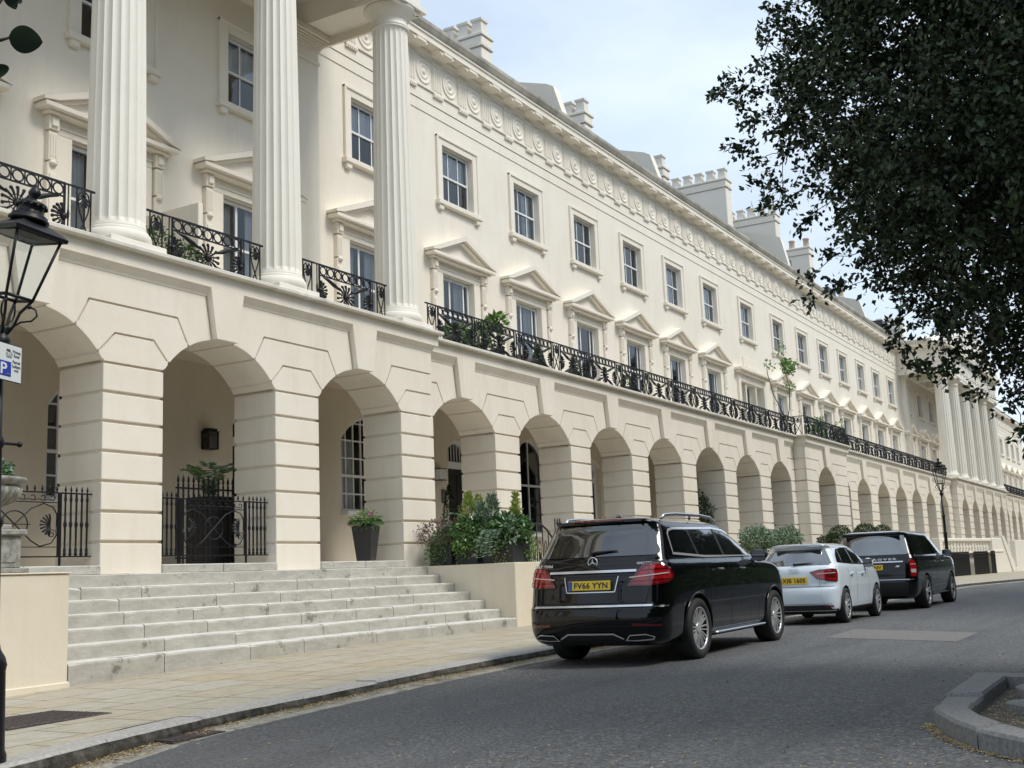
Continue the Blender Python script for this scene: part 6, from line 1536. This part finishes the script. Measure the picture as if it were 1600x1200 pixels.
b = empty('flower_trough', (25.5, .7, 5.032)); tag(b, 'low trough of pink flowers behind the balcony rail', 'flower box'); m = MB(); m.box(-.5, .5, -.1, .1, 0, .16, .01); m.build('trough', M['planter'], b); lv = Leaves(3); blob(lv, (0, 0, .2), (.5, .12, .1), 400, .05, .03, 1); blob(lv, (0, -.03, .22), (.45, .1, .07), 130, .045, .04, 6); inst('foliage', lv.mesh('foliage', [M[x] for x in MM]), b)
potted('balcony_plant', 'dark leafy pots behind the railing between the first two fluted columns', 'potted plant', (13.4, .8, 5.032), (.25, .2, .3), lambda lv: (blob(lv, (0, 0, .5), (.4, .25, .3), 500, .08, .04, 0), blob(lv, (.7, 0, .45), (.35, .2, .25), 400, .09, .05, 0)), MM, BP)
# wiry climber over the triple window
b = empty('climbing_plant', (49.6, 1.2, 5.032)); tag(b, 'thin bare-stemmed climbing plant looping up to the flat cornice over the triple window', 'climber'); m = MB()
m.tube([(0, 0, 0), (.1, 0, .9), (-.9, .2, 2.0), (-1.2, .3, 2.9), (-.9, .4, 3.4)], [.03, .025, .02, .015, .01], 5); m.tube([(.1, 0, .9), (1.2, .2, 1.5), (1.9, .3, 2.6), (1.6, .4, 3.5), (2.5, .5, 3.7)], [.025, .02, .018, .014, .01], 5); m.build('stem', M['bark'], b)
lv = Leaves(77)
for c, n in (((1.6, .3, 3.7), 160), ((2.3, .4, 3.5), 140), ((2.9, .4, 3.9), 60), ((1.0, .3, 4.3), 40), ((1.8, .3, 2.7), 50), ((-.9, .3, 3.3), 30)): blob(lv, c, (.45, .25, .22), n, .15, .09, 0, .1)
inst('foliage', lv.mesh('foliage', [M['leaf_mid']]), b)

# --- urn on its pedestal at the left edge
U = empty('stone_urn', (8.42, -1.95, .0)); tag(U, 'weathered stone urn with clipped plant on a pedestal at the left edge', 'urn')
m = MB(); m.box(-.36, .36, -.36, .36, 0, .06, .015); m.box(-.29, .29, -.29, .29, .06, .43, .01); m.box(-.34, .34, -.34, .34, .43, .50, .015); m.box(-.22, .22, -.30, -.28, .12, .37, .008); m.box(.28, .30, -.2, .2, .12, .37, .008); m.box(-.22, .22, -.22, .22, .50, .56, .012); m.build('pedestal', M['urnstone'], U)
m = MB(); m.lathe([(.19, .56), (.20, .59), (.13, .63), (.10, .68), (.12, .70), (.10, .72), (.14, .75), (.30, .84), (.37, .92), (.385, .98), (.36, 1.0), (.42, 1.03), (.45, 1.06), (.45, 1.09), (.40, 1.10), (.36, 1.05)], n=40)
for k in range(24): a = 2 * PI * k / 24; m.tube([(.13 * math.cos(a), .13 * math.sin(a), .75), (.30 * math.cos(a), .30 * math.sin(a), .835), (.375 * math.cos(a), .375 * math.sin(a), .92), (.39 * math.cos(a), .39 * math.sin(a), .975)], [.012, .025, .03, .02], 6)
m.build('bowl', M['urnstone'], U)
lv = Leaves(9); blob(lv, (0, 0, 1.12), (.30, .30, .20), 2200, .045, .028, 0, .8); inst('foliage', lv.mesh('foliage', [M['leaf_sage'], M['leaf_deep']]), U); lv = Leaves(10); blob(lv, (0, 0, 1.12), (.29, .29, .19), 2000, .045, .028, 0, .8); inst('foliage', lv.mesh('foliage', [M['leaf_deep']]), U)

# --- ironwork in the portico arches
def baluster(m, x, y, z0, z1, r=.013):
    h = z1 - z0; m.lathe([(r * 1.3, 0), (r * 1.9, .03), (r * 1.3, .05), (r * 1.6, .09), (r, .13), (r * 1.15, h * .45), (r * 1.9, h * .49), (r * 1.9, h * .52), (r * 1.15, h * .56), (r, h - .13), (r * 1.7, h - .09), (r * 1.2, h - .05), (r * 1.2, h)], (x, y, z0), 8, cap=False)
def spear(m, x, y, z, s=1.): m.lathe([(.008 * s, 0), (.010 * s, .02 * s), (.017 * s, .035 * s), (.012 * s, .07 * s), (.001, .11 * s)], (x, y, z), 6)
def wave(m, x0, x1, z, n, y=0):
    d = (x1 - x0) / n
    for i in range(n):
        c = x0 + d * (i + .5); pts = []
        for k in range(15): t = k / 14; a = -2.4 + t * 5.2; r_ = .05 * (1 - t * .55); pts.append((c + .01 + r_ * math.cos(a), y, z + r_ * math.sin(a)))
        m.tube([(c - d * .75, y, z - .045), (c - d * .45, y, z - .03)] + pts[:], .008, 5)
def anthem(m, x, z, sg, y=0, R=.17):
    for i in range(9): a = (PI if sg < 0 else 0) + (i - 4) * .36; m.tube([(x, y, z), (x + R * .6 * math.cos(a), y - .012, z + R * .6 * math.sin(a)), (x + R * math.cos(a), y - .008, z + R * math.sin(a))], [.006, .014, .017], 5)
    m.tube([(x - sg * (.06 + r_ * .0) + .075 * (1 - k / 22) * math.cos(k * .5), y, z - .13 + .075 * (1 - k / 22) * math.sin(k * .5)) for k in range(20)], .008, 5) if False else None
    pts = [(x - sg * .02 + .07 * (1 - k / 24) * math.cos(.6 + k * .45), y, z - .14 + .07 * (1 - k / 24) * math.sin(.6 + k * .45)) for k in range(20)]; m.tube(pts, .008, 5)
def gate(cx, label):
    G = empty('iron_gate', (cx, .2, .135)); G.scale = (1.045, 1, .93); tag(G, label, 'gate', 'scrolled iron gates under the portico'); z0, z1 = .16, 1.12
    for q in (-1, 1):
        m = MB(); a, b = (q * .72, q * 1.24); lo, hi = min(a, b), max(a, b)
        m.box(lo, hi, -.012, .012, z1, z1 + .022); m.box(lo, hi, -.012, .012, z0 - .02, z0); m.box(q * .72 - .013, q * .72 + .013, -.013, .013, 0, z1)
        for k in range(5): x = q * (.80 + .092 * k); baluster(m, x, 0, z0, z1); spear(m, x, 0, z1 + .02)
        m.build('side_railing', M['iron'], G)
    m = MB(); m.box(-.70, .70, -.011, .011, z1, z1 + .02); m.box(-.70, .70, -.009, .009, z1 - .15, z1 - .135); m.box(-.70, .70, -.009, .009, z0 + .13, z0 + .142); m.box(-.70, .70, -.011, .011, z0 - .02, z0)
    for q in (-1, 1):
        m.box(q * .69 - .013, q * .69 + .013, -.012, .012, z0 - .02, z1)
        zc = (z0 + .14 + z1 - .15) / 2; m.tube([(q * .66, 0, zc - .02), (q * .665, 0, zc + .16), (q * .60, 0, zc + .27), (q * .45, 0, zc + .325), (q * .25, 0, zc + .24), (0, 0, zc), (-q * .25, 0, zc - .24), (-q * .40, 0, zc - .33)], .011, 6)
        m.tube([(q * .66, 0, zc - .02), (q * .66, 0, zc - .16), (q * .58, 0, zc - .28), (q * .40, 0, zc - .33)], .011, 6); anthem(m, q * .56, zc, -q)
    m.tube(arcpts(0, zc, .20, 0, 2 * PI, 24)[:-1], .010, 6, None, True); m.box(-.24, .24, -.006, .006, zc - .006, zc + .006)
    wave(m, -.62, .66, z1 - .065, 8)
    for k in range(12): spear(m, -.66 + .12 * k, 0, z1 + .02)
    m.build('gate_leaf', M['iron'], G); return G
gate(14.2, 'scrolled black iron gate under the second arch from the left, before the dark door')
gate(10.405, 'scrolled black iron gate under the leftmost arch, beside the stone urn')
o = empty('iron_railing', (14.9, 1.25, .135)); tag(o, 'taller spiked black railing standing inside the second arch', 'railing'); m = MB(); m.box(-.55, .95, -.015, .015, 1.33, 1.36); m.box(-.55, .95, -.015, .015, .12, .15)
for k in range(13): x = -.5 + .12 * k; m.box(x - .012, x + .012, -.012, .012, .0, 1.42); spear(m, x, 0, 1.42, 1.5)
m.build('bars', M['iron'], o)
potted('fern_tub', 'tall black tub with an arching fern behind the gate of the second arch', 'potted plant', (15.6, 1.7, .135), (.30, .3, 1.25), lambda lv: [frond(lv, (0, 0, 1.28), (math.cos(a), math.sin(a), 1.3 + .4 * math.sin(k * 2)), .80, 62, 3 if k % 3 else 1, .15, .38) for k, a in enumerate(np.linspace(0, 6, 12))], MM)
# wall lanterns and entry panel
o = empty('wall_lantern', (16.78, 2.99, 2.83)); tag(o, 'black glazed wall lantern under the second arch', 'wall lantern'); m = MB()
m.box(-.15, .15, -.22, -.0, -.03, .0, .006); m.box(-.12, .12, -.20, -.02, .0, .05, .01); m.box(-.14, .14, -.21, -.01, -.37, -.35, .004)
for q in (-1, 1):
    for y in (-.20, -.02): m.box(q * .13 - .01, q * .13 + .01, y - .01, y + .01, -.36, -.02)
m.build('lantern_frame', M['iron'], o); m = MB(); m.box(-.125, .125, -.195, -.025, -.35, -.03); m.build('lantern_glass', M['glass'], o)
o = empty('wall_lantern', (24.98, 2.99, 2.55)); tag(o, 'pale grey box lantern on the wall left of the black front door', 'wall lantern'); m = MB(); m.box(-.14, .14, -.18, 0, -.30, 0, .02); m.build('lantern_glass', M['curtain'], o); m = MB(); m.box(-.15, .15, -.19, 0, -.02, .01, .004); m.box(-.15, .15, -.19, 0, -.31, -.29, .004); m.build('lantern_frame', M['lead'], o)
o = empty('entry_panel', (25.22, 2.995, 1.85)); tag(o, 'small grey entry phone panel beside the black front door', 'entry phone'); m = MB(); m.box(-.09, .09, -.03, 0, -.18, .18, .008); m.build('panel', M['lead'], o); m = MB(); m.box(-.05, .05, -.034, -.03, -.02, .10); m.build('screen', M['car_glass'], o)
# --- railings on and beyond the planter wall
def area_rail(x0, x1, y, z0, h, label, curved=False):
    o = empty('area_railing', (x0, y, z0)); tag(o, label, 'railing', 'black area railings'); m = MB(); L_ = x1 - x0
    m.box(0, L_, -.015, .015, h - .12, h - .095); m.box(0, L_, -.012, .012, .08, .10); n = int(L_ / .135)
    for k in range(n + 1): x = L_ * k / n; m.box(x - .011, x + .011, -.011, .011, 0, h - .1); spear(m, x, 0, h - .1, 1.25)
    m.build('bars', M['iron'], o); return o
o = empty('stair_rail', (21.1, -1.9, 0)); tag(o, 'curved black handrail on the low wall right of the planters', 'handrail'); m = MB()
m.tube([(.0, 0, .74), (.25, 0, .80), (.5, 0, .79), (.75, 0, .68), (1.1, 0, .42), (1.5, 0, .15)], .022, 8)
for x, z in ((.05, .75), (.3, .8), (.55, .78), (.8, .64), (1.05, .45)): m.tube([(x, 0, 0), (x, 0, z)], .013, 6); 
for x in (.17, .42, .67, .92): m.tube([(x - .045, 0, 0), (x - .045, 0, .38), (x, 0, .45), (x + .045, 0, .38), (x + .045, 0, 0)], .010, 6); spear(m, x, 0, .05, 1.6)
m.build('rail', M['iron'], o)
area_rail(24.3, 33.0, -2.28, -1.05, 1.1, 'black spear-topped area railing behind the big black car')
area_rail(33.1, 47.0, -2.28, -1.05, 1.1, 'black spear-topped area railing behind the small white car')
area_rail(47.4, 61.8, -2.28, -1.05, 1.1, 'black spear-topped area railing behind the tall dark four by four')
area_rail(27.2, 32.6, .8, .13, 1.05, 'black spear-topped railing in the arcade behind the big black car')
# --- far forecourt: balustrade, black gates and stair block
X0 = Matrix.Translation((62.5, -2.35, 0)) @ Matrix.Rotation(-.11, 4, 'Z')
o = empty('balustrade', (62.5, -2.35, -1.25), -.11); tag(o, 'pale stone balustrade raised before the far portico', 'balustrade')
m = MB(); m.box(0, 9.5, .0, .35, 1.83, 2.0, .03); m.box(0, 9.5, .0, .35, 1.18, 1.28, .02); m.box(9.5, 11.6, -.05, .5, 0, 2.02, .03); m.box(0, 9.5, .25, .4, 0, 1.2); m.box(9.45, 11.7, -.1, .55, 1.2, 1.32, .02); m.box(-.2, .3, -.03, .4, 0, 2.0, .02); m.build('wall', M['column'], o)
for k in range(16):
    m = MB(); m.lathe([(.10, 0), (.10, .04), (.06, .07), (.12, .2), (.11, .27), (.055, .38), (.06, .46), (.10, .5), (.10, .55)], n=10); m.build('baluster', M['column'], o, (.6 + .56 * k, .18, 1.28)) if k == 0 else inst('baluster', bpy.data.meshes['baluster'], o, (.6 + .56 * k, .18, 1.28))
for k, (a, b) in enumerate(((1.2, 4.4), (5.2, 8.1), (8.6, 9.6))):
    g_ = empty('black_gate', tuple(X0 @ Vector((a, -.12, -1.25))), -.11); tag(g_, ('leftmost of the three tall black close-barred gates under the far balustrade', 'middle tall black close-barred gate under the far balustrade', 'narrow right-hand black close-barred gate against the far stone stair')[k], 'gate', 'black close-barred gates far along the terrace')
    m = MB(); m.box(0, b - a, -.02, .02, .98, 1.03); m.box(0, b - a, -.02, .02, .1, .14)
    for i in range(int((b - a) / .16)): m.box(.05 + .16 * i, .15 + .16 * i, -.012, .012, .02, 1.15); spear(m, .10 + .16 * i, .0, 1.15, 1.6)
    m.build('bars', M['iron'], g_)
o = empty('far_stair', (73.6, -3.5, -1.25), -.11); tag(o, 'pale stone stair block with sloping parapet at the far forecourt', 'stair'); m = MB(); m.prism([(0, 0), (2.6, 0), (2.6, .15), (1.1, 2.0), (0, 2.0)], 0, .35); m.prism([(2.7, 0), (3.2, 0), (3.2, .5), (1.3, 2.15), (.8, 2.15)], -.06, .41); m.box(3.2, 3.7, -.1, .5, 0, .25, .02); m.build('parapet', M['column'], o); m = MB(); m.box(3.9, 9, 0, .3, 0, 1.9, .02); m.build('wall', M['column'], o)
